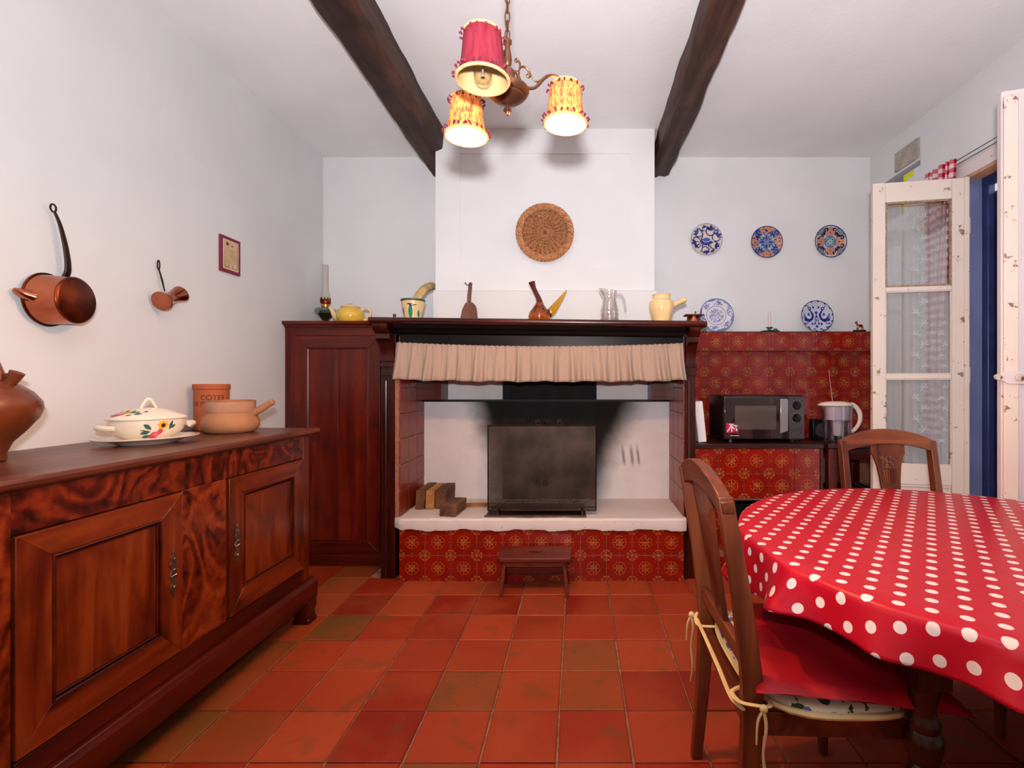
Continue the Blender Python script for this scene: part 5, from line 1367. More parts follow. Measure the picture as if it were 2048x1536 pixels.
# side table with the water pitcher
tb = thing('side_table', 'small dark red wooden side table behind the open door leaf', 'side table', (1.77, 3.24, 0))
tx0, tx1, ty0, ty1, tz = -0.205, 0.205, -0.205, 0.205, 0.823
part('top', MB().box(tx0, tx1, ty0, ty1, tz - 0.028, tz), 'counter_wood', tb, bevel=0.006)
for sx in (-1, 1):
    for sy in (-1, 1): part('leg', MB().box(sx * 0.165 - 0.028, sx * 0.165 + 0.028, sy * 0.165 - 0.022, sy * 0.165 + 0.022, 0, tz - 0.0285), 'mahogany', tb, bevel=0.003)
for sy in (-1, 1): part('apron', MB().box(-0.136, 0.136, sy * 0.165 - 0.008, sy * 0.165 + 0.008, tz - 0.10, tz - 0.029), 'mahogany_h', tb)
part('lower_shelf', MB().box(-0.19, 0.19, -0.14, 0.14, 0.50, 0.515), 'counter_wood', tb, bevel=0.002)
wr = thing('wire_rack', 'dark wire rack lying on the side table lower shelf', 'rack', (1.80, 3.22, 0.516))
for k in range(9): part('wire', MB().tube([(-0.13 + 0.03 * k, -0.10, 0.012 + 0.006 * (k % 3)), (-0.12 + 0.03 * k, 0.10, 0.02 + 0.004 * (k % 2))], 0.0025, 5), 'wire', wr)
part('frame', MB().tube([(-0.14, -0.105, 0.006), (0.13, -0.105, 0.006), (0.13, 0.105, 0.006), (-0.14, 0.105, 0.006)], 0.004, 6, closed=True), 'wire', wr)
part('tray', MB().box(-0.14, 0.13, -0.105, 0.105, 0.0, 0.003), 'black_plastic', wr)

wp = thing('filter_jug', 'white lidded water filter jug with curved handle on the side table', 'water jug', (1.688, 3.16, 0.823))
part('body', MB().lathe([(0, 0.003), (0.078, 0.0), (0.084, 0.012), (0.090, 0.13), (0.094, 0.235), (0.090, 0.235), (0.080, 0.02), (0, 0.01)], 32, None, 1.0, 0.72), 'pitcher_plastic', wp, smooth=True)
part('spout', MB().prism([(-0.090, 0.16), (-0.100, 0.205), (-0.112, 0.238), (-0.088, 0.238), (-0.085, 0.17)], -0.02, 0.02, XZ()), 'pitcher_plastic', wp)
part('funnel', MB().lathe([(0.0, 0.142), (0.082, 0.145), (0.0855, 0.150), (0.088, 0.232), (0.0, 0.232)], 32, None, 1.0, 0.70), 'white_plastic', wp, smooth=True)
part('filter_cartridge', MB().lathe([(0, 0.040), (0.026, 0.042), (0.028, 0.050), (0.029, 0.142), (0, 0.143)], 24), 'white_plastic', wp, smooth=True)
part('lid', MB().lathe([(0.0, 0.236), (0.095, 0.236), (0.098, 0.242), (0.085, 0.254), (0.05, 0.263), (0, 0.266)], 32, lambda p: Vector((p.x * (1.0 if p.x > 0 else 1.28), p.y * 0.74, p.z))), 'cream_plastic', wp, smooth=True)
part('handle', MB().tube([(0.085, 0, 0.245), (0.115, 0, 0.232), (0.142, 0, 0.195), (0.148, 0, 0.150), (0.135, 0, 0.110), (0.110, 0, 0.080), (0.088, 0, 0.066)], [0.012, 0.012, 0.012, 0.011, 0.010, 0.010, 0.009], 12, flat=1.3), 'cream_plastic', wp, smooth=True)
rd = thing('radio', 'small black radio with raised antenna behind the water filter jug', 'radio', (1.70, 3.32, 0.823))
part('case', MB().box(-0.11, 0.11, -0.03, 0.03, 0, 0.14), 'black_plastic', rd, bevel=0.008)
part('speaker_grille', MB().lathe([(0, 0), (0.045, 0), (0.045, 0.003), (0, 0.004)], 24, Matrix.Translation((-0.05, -0.0305, 0.065)) @ Matrix.Rotation(R(90), 4, 'X')), 'grey_plastic', rd)
part('antenna', MB().tube([(0.06, 0.01, 0.138), (0.045, 0.01, 0.26), (0.020, 0.01, 0.465)], [0.0028, 0.0022, 0.0015], 6), 'silver_print', rd, smooth=True)
part('antenna_tip', MB().ball((0.020, 0.01, 0.466), 0.0035, 8, 6), 'silver_print', rd, smooth=True)

# ------------------------------------------------------------------ table and cloth
TC = Vector((1.215, 1.40, 0)); TR = 0.70; TZ = 0.748
tbl = thing('round_table', 'round dining table with dark turned legs under the dotted oilcloth', 'table', TC)
part('top', MB().lathe([(0, 0.718), (TR - 0.012, 0.718), (TR - 0.003, 0.726), (TR - 0.003, 0.740), (TR - 0.012, 0.746), (0, 0.746)], 64), 'table_dark', tbl, smooth=True)
part('apron', MB().lathe([(0.56, 0.64), (0.575, 0.64), (0.575, 0.7175), (0.56, 0.7175), (0.56, 0.64)], 64), 'table_dark', tbl, smooth=True)
prof = [(0, 0.0), (0.020, 0.0), (0.026, 0.02), (0.030, 0.05), (0.024, 0.075), (0.030, 0.09), (0.032, 0.10), (0.026, 0.115), (0.022, 0.13), (0.028, 0.17), (0.036, 0.22), (0.038, 0.25), (0.030, 0.275), (0.036, 0.285), (0.038, 0.295), (0.034, 0.305), (0.028, 0.315), (0.036, 0.33), (0.039, 0.345), (0.036, 0.36), (0.028, 0.372), (0.034, 0.39), (0.039, 0.41), (0.038, 0.43), (0.030, 0.445), (0.033, 0.452), (0.033, 0.462), (0.027, 0.475), (0.026, 0.49), (0.030, 0.52), (0.034, 0.545), (0.034, 0.56), (0, 0.56)]
lm = MB().lathe(prof, 24).box(-0.037, 0.037, -0.037, 0.037, 0.545, 0.7178).mesh('leg', 'table_dark', True)
for lx, ly in ((-0.455, -0.33), (0.455, -0.33), (-0.455, 0.33), (0.455, 0.33), (0.16, 0.04)):
    part('leg', lm, None, tbl, loc=(lx, ly, 0), rot=(0, 0, 0.0))

def cloth():
    NA, rc = 240, random.Random(31)
    folds = [(rc.uniform(0, 2 * pi), rc.uniform(0.008, 0.020), rc.uniform(0.05, 0.12)) for _ in range(22)]
    folds += [(R(172), 0.045, 0.10), (R(232), 0.018, 0.07), (R(215), 0.02, 0.06), (R(196), 0.022, 0.07)]
    def ang(t, c): 
        d = (t - c + pi) % (2 * pi) - pi; return d
    def drop(t):  # hem length
        d = 0.106 + 0.008 * cos(4 * t + 0.6) + 0.005 * sin(7 * t)
        d += 0.040 * math.exp(-(ang(t, R(180)) / 0.20) ** 2)
        return d
    rings = []
    for k in range(15): rings.append(('top', TR * (k / 14) ** 0.9))
    for k in range(1, 15): rings.append(('drop', k / 14))
    mb = MB(); v = []; uv = []
    for kind, q in rings:
        for i in range(NA):
            t = 2 * pi * i / NA
            if kind == 'top':
                r = q; z = TZ + 0.0008 * sin(13 * q + 3 * t) * (q / TR) + (0.0004 if q < TR else 0)
                s = q
                z += 0.0022 * math.exp(-((t - 4.2) / 0.02) ** 2) * (1 if 0.2 < q < 0.6 else 0)
            else:
                L = drop(t) * q; s = TR + L
                e = min(L, 0.018)
                w = sum(am * math.exp(-(ang(t, c) / wd) ** 2) for c, am, wd in folds)
                w += 0.006 * sin(9 * t) + 0.004 * sin(17 * t + 1)
                a_ = min(1.0, L / 0.022)
                out = 0.013 * sin(a_ * pi / 2) + (w + 0.010) * (q ** 1.2) * 1.0
                down = 0.012 * (1 - cos(a_ * pi / 2)) + max(0, L - 0.018) * 0.985
                r = TR + out; z = TZ + 0.0 - down
            v.append((r * cos(t), r * sin(t), z)); uv.append((s * cos(t), s * sin(t)))
    f = []
    for j in range(1, len(rings) - 1):
        for i in range(NA):
            i2 = (i + 1) % NA
            f.append((j * NA + i, j * NA + i2, (j + 1) * NA + i2, (j + 1) * NA + i))
    f.append(tuple(NA + i for i in range(NA)))
    # inner ring unused: drop ring 0
    v2 = v[NA:]; uv2 = uv[NA:]; f = [tuple(a - NA for a in q) for q in f]
    mb.add(v2, f, None, uv2)
    o = part('tablecloth', mb, 'oilcloth', None, loc=TC, solid=0.0015, recalc=True)
    o.data.polygons.foreach_set('use_smooth', [True] * len(o.data.polygons))
    tag(o, 'shiny red oilcloth with white polka dots over the round table', 'tablecloth')
cloth()

# ------------------------------------------------------------------ chairs (front towards local +x)
def make_chair(name, label, group):
    c = thing(name, label, 'chair', group=group)
    for s in (-1, 1):
        y = s * 0.207
        pts = [(-0.240, 0.0), (-0.222, 0.20), (-0.208, 0.42), (-0.212, 0.52), (-0.235, 0.70), (-0.262, 0.86), (-0.275, 0.935)]
        wd = [0.016, 0.019, 0.024, 0.024, 0.022, 0.020, 0.018]
        poly = [(x + w, z) for (x, z), w in zip(pts, wd)] + [(x - w, z) for (x, z), w in reversed(list(zip(pts, wd)))]
        part('back_post', MB().prism(poly, -0.015, 0.015, lambda p, y=y: Vector((p.x, y + p.z, p.y))), 'chair_wood' if False else 'chair_mix', c, bevel=0.003)
        yf = s * 0.222
        part('front_leg', MB().add([(0.165, yf - 0.012, 0), (0.187, yf - 0.012, 0), (0.187, yf + 0.012, 0), (0.165, yf + 0.012, 0), (0.156, yf - 0.02, 0.43), (0.196, yf - 0.02, 0.43), (0.196, yf + 0.02, 0.43), (0.156, yf + 0.02, 0.43)],
             [(3, 2, 1, 0), (4, 5, 6, 7), (0, 1, 5, 4), (1, 2, 6, 5), (2, 3, 7, 6), (3, 0, 4, 7)]), 'chair_mix', c, bevel=0.003)
        part('seat_rail', MB().prism([(-0.208, s * 0.200), (0.160, s * 0.216), (0.160, s * 0.234), (-0.208, s * 0.218)], 0.375, 0.430), 'chair_mix_h', c, bevel=0.002)
    part('seat_rail', MB().box(0.168, 0.188, -0.205, 0.205, 0.375, 0.430), 'chair_mix_h', c, bevel=0.002)
    part('seat_rail', MB().box(-0.218, -0.198, -0.192, 0.192, 0.365, 0.430), 'chair_mix_h', c, bevel=0.002)
    part('seat', MB().prism([(-0.190, -0.215), (0.205, -0.240), (0.212, -0.22), (0.218, 0.0), (0.212, 0.22), (0.205, 0.240), (-0.190, 0.215)], 0.430, 0.446), 'chair_mix_h', c, bevel=0.004)
    # arched crest rail
    n = 22
    outer = [(-0.224 + 0.448 * k / n, 0.925 + 0.062 * sin(pi * k / n) ** 0.75) for k in range(n + 1)]
    inner = [(0.193 - 0.386 * k / n, 0.885 + 0.034 * sin(pi * k / n) ** 0.8) for k in range(n + 1)]
    part('crest_rail', MB().prism([(-0.224, 0.895)] + outer + [(0.224, 0.895)] + inner, -0.016, 0.016, lambda p: Vector((-0.274 - (p.y - 0.93) * 0.18 + p.z, p.x, p.y))), 'chair_mix_h', c, bevel=0.004)
    part('lower_rail', MB().box(-0.227, -0.205, -0.192, 0.192, 0.515, 0.555), 'chair_mix_h', c, bevel=0.003)
    bx = lambda z: -0.212 - (z - 0.52) * 0.155
    half = [(0.036, 0.553), (0.036, 0.60), (0.040, 0.68), (0.047, 0.76), (0.056, 0.82), (0.070, 0.862), (0.078, 0.872), (0.078, 0.921)]
    poly = half + [(-a, b) for a, b in reversed(half)]
    spl = part('splat', MB().prism(poly, -0.008, 0.008, lambda p: Vector((bx(p.y) + p.z, p.x, p.y))), 'chair_mix', c, bevel=0.002)
    cv = MB()
    P = lambda y, z, l=0.008: (bx(z) + l, y, z)
    for k in range(6):
        y0, y1 = (-0.030 + 0.012 * k), (-0.022 + 0.0088 * k)
        cv.tube([P(y0, 0.800), P(y0 * .95, 0.770), P(y1, 0.735)], [0.0045, 0.0042, 0.003], 6)
    for k in range(5): cv.ball(P(-0.028 + 0.014 * k, 0.808), (0.004, 0.006, 0.006), 8, 5)
    for yy, zz, rr in ((0, 0.832, .013), (-0.02, 0.842, .010), (0.02, 0.842, .010), (0.0, 0.855, .010), (-0.034, 0.853, .008), (0.034, 0.853, .008), (-0.012, 0.818, .008), (0.013, 0.818, .008)):
        cv.ball(P(yy, zz), (0.005, rr, rr * .7), 8, 5)
        for q in range(5): cv.ball(P(yy + rr * cos(q * 1.256), zz + rr * .8 * sin(q * 1.256), 0.009), (0.003, 0.0035, 0.0035), 6, 4)
    part('carved_basket', cv, 'chair_mix', spl, smooth=True, label='carved relief of a flower basket')
    return c
wood('chair_mix', srgb(52, 18, 8), srgb(104, 48, 24), srgb(140, 76, 40), 'z', rough=0.38)
wood('chair_mix_h', srgb(52, 18, 8), srgb(108, 50, 24), srgb(142, 78, 42), 'y', rough=0.38)
GRP = 'carved wooden dining chairs at the table'
ch1 = make_chair('dining_chair', 'wooden dining chair seen from the side with red cushion, nearest the fireplace', GRP)
ch1.location = (0.622, 1.360, 0)
ch2 = copy_tree(ch1); ch2.location = (1.455, 2.025, 0); ch2.rotation_euler = (0, 0, R(-91)); ch2['label'] = 'wooden dining chair with carved basket splat facing the camera behind the table'
ch3 = copy_tree(ch1); ch3.location = (1.62, 1.44, 0); ch3.rotation_euler = (0, 0, R(180)); ch3['label'] = 'dining chair pushed under the right side, one dark leg showing below the oilcloth'

pd = thing('seat_pad', 'floral blue and cream seat pad with yellow piping and ties on the near chair', 'seat pad', (0.625, 1.350, 0.4465))
pts = []
n = 40
for k in range(n):
    t = 2 * pi * k / n; e = 3.2
    cx_, sy_ = cos(t), sin(t)
    rr = (abs(cx_) ** e + abs(sy_) ** e) ** (-1 / e)
    pts.append((rr * cx_ * 0.205, rr * sy_ * 0.255))
pv = MB(); NP = 7
vs_ = []
for j in range(NP):
    q = j / (NP - 1); sc_ = 1 - 0.55 * q ** 1.8
    for a_, b_ in pts: vs_.append((a_ * sc_, b_ * sc_, 0.004 + 0.028 * (1 - (1 - q) ** 2.4)))
for a_, b_ in pts: vs_.append((a_ * 0.97, b_ * 0.97, 0.0))
fs = [(j * n + i, j * n + (i + 1) % n, (j + 1) * n + (i + 1) % n, (j + 1) * n + i) for j in range(NP - 1) for i in range(n)] + [tuple((NP - 1) * n + i for i in range(n)), tuple(NP * n + i for i in range(n))] + [(NP * n + i, NP * n + (i + 1) % n, (i + 1) % n, i) for i in range(n)]
part('pad', pv.add(vs_, fs), 'floral_fabric', pd, smooth=True)
part('piping', MB().tube([(a_ * 1.01, b_ * 1.01, 0.005) for a_, b_ in pts], 0.0075, 6, closed=True), 'cord_yellow', pd, smooth=True)
for s in (-1, 1):
    y = s * 0.207
    tie = MB()
    tie.tube([(-0.17, s * 0.20, 0.006), (-0.185, s * 0.232, 0.012), (-0.215, s * 0.233, 0.015), (-0.240, s * 0.22, 0.012), (-0.248, s * 0.20, 0.008), (-0.246, s * 0.16, 0.004), (-0.19, s * 0.14, 0.010)], 0.006, 6, flat=0.6)
    x_, y_ = (-0.20, s * 0.240) if s < 0 else (-0.258, s * 0.215)
    tie.ball((x_, y_, 0.012), (0.010, 0.008, 0.010), 8, 6)
    tie.tube([(x_, y_, 0.012), (x_ + 0.004, y_ - 0.004, -0.03), (x_ - 0.002, y_ - 0.002, -0.09), (x_ + 0.003, y_ - 0.004, -0.15), (x_ - 0.004, y_ - 0.003, -0.20)], [0.006, 0.007, 0.005, 0.007, 0.004], 6, flat=0.5)
    tie.tube([(x_, y_, 0.012), (x_ - 0.012, y_ + 0.004, -0.02), (x_ - 0.016, y_ + 0.002, -0.07)], [0.006, 0.007, 0.004], 6, flat=0.5)
    part('tie', tie, 'cord_yellow', pd, smooth=True)
part('tie', MB().tube([(-0.247, 0.19, 0.010), (-0.247, 0.08, 0.004), (-0.246, -0.05, -0.008), (-0.245, -0.15, -0.020), (-0.238, -0.215, -0.006)], 0.006, 6, flat=0.5), 'cord_yellow', pd, smooth=True)

cush = MB(); n = 28
vs_ = []; fs = []
hx, hy = 0.222, 0.238
for top in (1, 0):
    for j in range(n + 1):
        for i in range(n + 1):
            u_, v_ = 2 * i / n - 1, 2 * j / n - 1
            ed = (1 - abs(u_) ** 5) * (1 - abs(v_) ** 5)
            pinch = 1 - 0.045 * (1 - u_ * u_) * abs(v_) ** 3
            x_ = hx * u_ * (1 - 0.05 * (1 - v_ * v_) * abs(u_) ** 3); y_ = hy * v_ * pinch
            z_ = 0.016 + (0.020 if top else -0.014) * ed ** 0.35 + (0.0016 * sin(9 * u_ + 5 * v_) if top else 0)
            vs_.append((x_, y_, z_))
K = (n + 1) ** 2
for tq in (0, 1):
    fs += [(tq * K + j * (n + 1) + i, tq * K + j * (n + 1) + i + 1, tq * K + (j + 1) * (n + 1) + i + 1, tq * K + (j + 1) * (n + 1) + i) for j in range(n) for i in range(n)]
bm_ = MB().add(vs_, fs)
o = part('seat_cushion', bm_, 'red_cushion', None, loc=(0.672, 1.305, 0.4765), rot=(0, 0, R(-11)), smooth=True)
tag(o, 'plain red square cushion lying on the floral seat pad under the oilcloth edge', 'cushion')

# ------------------------------------------------------------------ chandelier
CHX, CHY = at(1015, 0, 1.39).x, 1.39
cl = thing('chandelier', 'three-arm brass ceiling lamp with fringed red fabric shades', 'chandelier', (CHX, CHY, 0))
part('stem', MB().lathe([(0, 2.186), (0.006, 2.186), (0.008, 2.182), (0.0125, 2.180), (0.0125, 2.174), (0.008, 2.170), (0.007, 2.160), (0.011, 2.140), (0.0125, 2.125), (0.0105, 2.112), (0.008, 2.108), (0.010, 2.104), (0.018, 2.096), (0.0215, 2.082), (0.019, 2.068), (0.013, 2.060), (0.010, 2.050), (0.010, 2.03), (0, 2.03)], 24), 'brass_aged', cl, smooth=True)
part('bowl', MB().lathe([(0.010, 2.052), (0.040, 2.050), (0.060, 2.044), (0.062, 2.038), (0.055, 2.026), (0.048, 2.023), (0.047, 2.018), (0.036, 2.010), (0.030, 2.008), (0.014, 2.000), (0.006, 1.997), (0, 1.997)], 40), 'brass_aged', cl, smooth=True)
part('finial', MB().lathe([(0.004, 1.998), (0.005, 1.990), (0.011, 1.985), (0.012, 1.980), (0.007, 1.976), (0.006, 1.971), (0.003, 1.967), (0, 1.967)], 20), 'brass_aged', cl, smooth=True)
part('ceiling_rose', MB().lathe([(0, ZC - 0.045), (0.012, ZC - 0.045), (0.03, ZC - 0.03), (0.05, ZC - 0.008), (0.052, ZC), (0, ZC)], 28), 'brass_aged', cl, smooth=True)
n = 16
lk = MB().tube([(0.0065 * cos(t), 0, 0.0125 * sin(t) + (0.004 if sin(t) > 0 else -0.004)) for t in [2 * pi * (k + .5) / n for k in range(n)]], 0.0019, 5, closed=True).mesh('chain_link', 'brass_aged', True)
z = 2.196; k = 0
while z < ZC - 0.035:
    part('chain_link', lk, None, cl, loc=(0, 0, z), rot=(0, 0, R(25) if k % 2 == 0 else R(115))); z += 0.0265; k += 1
part('electric_wire', MB().tube([(-0.004 + 0.003 * sin(q * 1.7), 0.003 * cos(q * 1.3), 2.18 + (ZC - 0.04 - 2.18) * q / 30) for q in range(31)], 0.0022, 6), 'brass_aged', cl, smooth=True)
arm_pts = [(0.016, 2.098), (0.028, 2.098), (0.033, 2.088), (0.042, 2.073), (0.060, 2.064), (0.080, 2.068), (0.097, 2.084), (0.110, 2.102), (0.126, 2.117), (0.145, 2.124), (0.163, 2.121), (0.176, 2.110), (0.184, 2.096), (0.185, 2.086)]
s1 = [(0.030, 2.130), (0.025, 2.129), (0.024, 2.134), (0.028, 2.138), (0.034, 2.134), (0.038, 2.124), (0.036, 2.110), (0.032, 2.100)]
s2 = [(0.036, 2.112), (0.044, 2.120), (0.055, 2.121), (0.065, 2.114), (0.070, 2.104), (0.066, 2.096), (0.060, 2.099), (0.062, 2.104)]
s3 = [(0.068, 2.110), (0.076, 2.098), (0.086, 2.091), (0.095, 2.091), (0.100, 2.096), (0.097, 2.100)]
def shade(parent, lit, r, zt, dirv):
    h = 0.115
    prof = [(0.0445, 0.0), (0.0475, -0.010), (0.0500, -0.035), (0.0525, -0.065), (0.057, -0.092), (0.064, -h)]
    sh_ = part('lamp_shade', MB().lathe([(a_, zt + b_) for a_, b_ in prof], 40, Matrix.Translation((dirv.x * r, dirv.y * r, 0))), 'shade_fabric_lit' if lit else 'shade_fabric', parent, smooth=True, recalc=False, label='glowing orange-lit gathered shade' if lit else 'unlit pink shade')
    C0 = Vector((dirv.x * r, dirv.y * r, 0))
    part('shade_lining', MB().lathe([(a_ - 0.0016, zt + b_) for a_, b_ in prof], 40, Matrix.Translation(C0)), 'shade_lining', sh_, smooth=True, recalc=False)
    for (a_, b_), rr in ((prof[0], 0.0035), (prof[-1], 0.0040)): part('braid', MB().tube([C0 + Vector((a_ * cos(t), a_ * sin(t), zt + b_)) for t in [2 * pi * q / 36 for q in range(36)]], rr, 6, closed=True), 'gold_braid', sh_, smooth=True)
    rf = random.Random(int(r * 1000) + int(lit) + int(dirv.x * 50))
    for (a_, b_, m_) in ((0.050, -0.014, 16), (0.0665, -h + 0.006, 22)):
        fg = MB()
        for q in range(m_):
            t = 2 * pi * (q + rf.uniform(-.2, .2)) / m_; d_ = Vector((cos(t), sin(t), 0))
            p0_ = C0 + d_ * a_ + Vector((0, 0, zt + b_))
            sd_ = Vector((-sin(t), cos(t), 0)) * rf.uniform(-0.006, 0.006)
            fg.tube([p0_, p0_ + d_ * 0.004 + Vector((0, 0, 0.004)) + sd_, p0_ + d_ * 0.0065 + Vector((0, 0, rf.uniform(-0.004, 0.009))) + sd_ * 1.6], [0.0022, 0.0032, 0.0030], 5)
        part('fringe', fg, 'burg_fringe', sh_, kind='stuff')
    part('shade_carrier', MB().tube([C0 + Vector((-0.044, 0, zt - 0.003)), C0 + Vector((0.044, 0, zt - 0.003))], 0.0018, 5).tube([C0 + Vector((0, -0.044, zt - 0.003)), C0 + Vector((0, 0.044, zt - 0.003))], 0.0018, 5), 'brass', sh_)
    part('lamp_holder', MB().lathe([(0, zt + 0.004), (0.012, zt + 0.002), (0.0135, zt - 0.055), (0.012, zt - 0.064), (0, zt - 0.064)], 16, Matrix.Translation(C0)), 'brass_aged', parent, smooth=True)
    bl_ = part('bulb', MB().lathe([(0.012, zt - 0.064), (0.014, zt - 0.070), (0.0205, zt - 0.085), (0.0235, zt - 0.100), (0.0215, zt - 0.114), (0.014, zt - 0.124), (0, zt - 0.128)], 20, Matrix.Translation(C0)), 'bulb_lit' if lit else 'bulb_glass', parent, smooth=True, label='lit bulb' if lit else 'clear unlit bulb')
    if not lit: part('filament', MB().lathe([(0, zt - 0.066), (0.004, zt - 0.068), (0.003, zt - 0.098), (0.006, zt - 0.102), (0, zt - 0.104)], 10, Matrix.Translation(C0)), 'filament', bl_, smooth=True)
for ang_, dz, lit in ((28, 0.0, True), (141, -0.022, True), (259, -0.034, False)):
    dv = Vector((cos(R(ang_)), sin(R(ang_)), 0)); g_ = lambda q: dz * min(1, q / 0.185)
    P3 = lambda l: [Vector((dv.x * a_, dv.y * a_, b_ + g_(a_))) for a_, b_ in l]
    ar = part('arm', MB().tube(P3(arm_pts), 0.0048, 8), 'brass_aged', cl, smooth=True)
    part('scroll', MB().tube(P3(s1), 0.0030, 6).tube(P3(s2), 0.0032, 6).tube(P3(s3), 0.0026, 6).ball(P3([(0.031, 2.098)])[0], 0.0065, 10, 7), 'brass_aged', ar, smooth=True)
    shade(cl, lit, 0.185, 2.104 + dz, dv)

# ------------------------------------------------------------------ garden door: two glazed leaves, shutter, curtain
def leaf_frame(name, label, hinge, free, z0, z1, rails, side=1):
    """door leaf; local x from hinge to free edge, y = thickness, z up"""
    d = Vector(free) - Vector(hinge); W = d.length
    o = bpy.data.objects.new(name, None); link(o, None, (hinge[0], hinge[1], 0), (0, 0, atan2(d.y, d.x)))
    o['kind'] = 'structure'; o['label'] = label
    return o, W
LT = 0.036
d1, W1 = leaf_frame('door_1', 'open cream paint-peeling glazed door leaf with lace curtain, far side of the opening', (2.215, 2.775), (1.730, 2.862), 0, 0, None)
zb, zt = 0.045, 2.372
part('stile', MB().box(0.0, 0.078, -LT / 2, LT / 2, zb, zt), 'peeling_paint', d1, bevel=0.003)
part('stile', MB().box(W1 - 0.068, W1, -LT / 2, LT / 2, zb, zt), 'peeling_paint', d1, bevel=0.003)
part('edge_bead', MB().box(-0.004, 0.020, LT / 2, LT / 2 + 0.012, zb, zt), 'peeling_paint', d1, bevel=0.003)
for za, zb_ in ((2.258, zt), (1.737, 1.763), (1.230, 1.256), (0.62, 0.735), (zb, 0.17)):
    part('rail', MB().box(0.0785, W1 - 0.0685, -LT / 2 + 0.002, LT / 2 - 0.002, za, zb_), 'peeling_paint', d1, bevel=0.003)
part('bottom_panel', MB().box(0.079, W1 - 0.069, -0.008, 0.008, 0.17, 0.62), 'peeling_paint', d1)
part('panel_moulding', MB().tube([(0.09, 0.014, 0.18), (W1 - 0.08, 0.014, 0.18), (W1 - 0.08, 0.014, 0.61), (0.09, 0.014, 0.61)], 0.007, 6, closed=True), 'peeling_paint', d1)
for za, zb_ in ((1.7635, 2.2575), (1.2565, 1.7365), (0.7355, 1.2295)):
    part('pane', MB().box(0.079, W1 - 0.069, -0.002, 0.002, za, zb_), 'pane_glass', d1)
    pu = MB()
    xa, xb, e = 0.079, W1 - 0.069, 0.010 if za > 1.7 else 0.005
    for (p, q) in (((xa, za), (xb, za)), ((xb, za), (xb, zb_)), ((xb, zb_), (xa, zb_)), ((xa, zb_), (xa, za))):
        x0, x1 = sorted((p[0], q[0])); z0, z1 = sorted((p[1], q[1]))
        pu.box(x0 - (e if x0 == x1 == xb else 0), x1 + (e if x0 == x1 == xa else 0), 0.003, 0.012, z0 - (e if z0 == z1 == zb_ else 0), z1 + (e if z0 == z1 == za else 0))
    part('glazing_putty', pu, 'putty_brown' if za > 1.7 else 'peeling_paint', d1)
for z in (0.4, 1.25, 2.1): part('hinge', MB().tube([(-0.008, 0.012, z - 0.045), (-0.008, 0.012, z + 0.045)], 0.008, 8), 'old_white_paint', d1, smooth=True)
lc = MB()
lc.grid(lambda u, v: (0.082 + (W1 - 0.155) * u, -LT / 2 - 0.014 + 0.007 * sin(u * 46) * (0.5 + 0.5 * v) + 0.004 * sin(u * 19 + v * 3), 2.24 - 1.52 * v), 90, 16)
lace = part('lace_curtain', lc, 'lace', d1, smooth=True, recalc=False)
lf = []
for k in range(22):
    zc = 2.17 - 0.062 * k; u_ = 0.225 + (0.020 if k % 2 else -0.020)
    for q in range(5):
        t = R(90 + 52 * (q - 2) + (25 if k % 2 else -25)); lf.append(leaf(u_, zc, u_ + 0.030 * cos(t), zc + 0.030 * sin(t), 0.0026))
    if k > 9:
        u2 = 0.105 + (0.008 if k % 2 else -0.008)
        for q in range(5):
            t = R(90 + 52 * (q - 2)); lf.append(leaf(u2, zc, u2 + 0.022 * cos(t), zc + 0.022 * sin(t), 0.002))
part('lace_flower', decal(lf, lambda a, b, l: Vector((a, -LT / 2 - 0.0035 + l, b))), 'lace_motif', lace)
part('curtain_rod', MB().tube([(0.06, -LT / 2 - 0.012, 2.243), (W1 - 0.05, -LT / 2 - 0.012, 2.243)], 0.004, 6), 'brass', d1)

d2_, W2 = leaf_frame('door_2', 'open white glazed door leaf with latch at the right edge, near side of the opening', (2.215, 1.782), (1.695, 1.957), 0, 0, None)
# seen face is local +y side reversed: camera looks at the side facing -y/-x
part('stile', MB().box(W2 - 0.085, W2, -LT / 2, LT / 2, zb, zt - 0.005), 'old_white_paint', d2_, bevel=0.004)
part('stile', MB().box(0, 0.085, -LT / 2, LT / 2, zb, zt - 0.005), 'old_white_paint', d2_, bevel=0.004)
part('closing_strip', MB().box(W2 - 0.052, W2 - 0.004, LT / 2, LT / 2 + 0.014, zb, zt - 0.03), 'peeling_paint', d2_, bevel=0.004)
for za, zb_ in ((2.258, zt - 0.005), (1.737, 1.763), (1.230, 1.256), (0.62, 0.735), (zb, 0.17)):
    part('rail', MB().box(0.0855, W2 - 0.0855, -LT / 2 + 0.002, LT / 2 - 0.002, za, zb_), 'old_white_paint', d2_, bevel=0.003)
part('bottom_panel', MB().box(0.086, W2 - 0.086, -0.008, 0.008, 0.17, 0.62), 'old_white_paint', d2_)
for za, zb_ in ((1.7635, 2.2575), (1.2565, 1.7365), (0.7355, 1.2295)): part('pane', MB().box(0.086, W2 - 0.086, -0.002, 0.002, za, zb_), 'pane_glass', d2_)
lc = MB(); lc.grid(lambda u, v: (0.09 + (W2 - 0.18) * u, LT / 2 + 0.014 + 0.007 * sin(u * 46) * (0.5 + 0.5 * v), 2.24 - 1.52 * v), 60, 12)
part('lace_curtain', lc, 'lace', d2_, smooth=True, recalc=False)
rod_x, rod_y = W2 - 0.105, LT / 2 + 0.016
rod = part('bolt_rod', MB().tube([(rod_x, rod_y, 0.1), (rod_x, rod_y, 2.40)], 0.010, 10), 'old_white_paint', d2_, smooth=True)
for z in (0.55, 1.42, 1.78, 2.22): part('rod_ring', MB().lathe([(0.0105, z - 0.006), (0.015, z - 0.004), (0.015, z + 0.004), (0.0105, z + 0.006)], 16, Matrix.Translation((rod_x, rod_y, 0))), 'old_white_paint', rod, smooth=True)
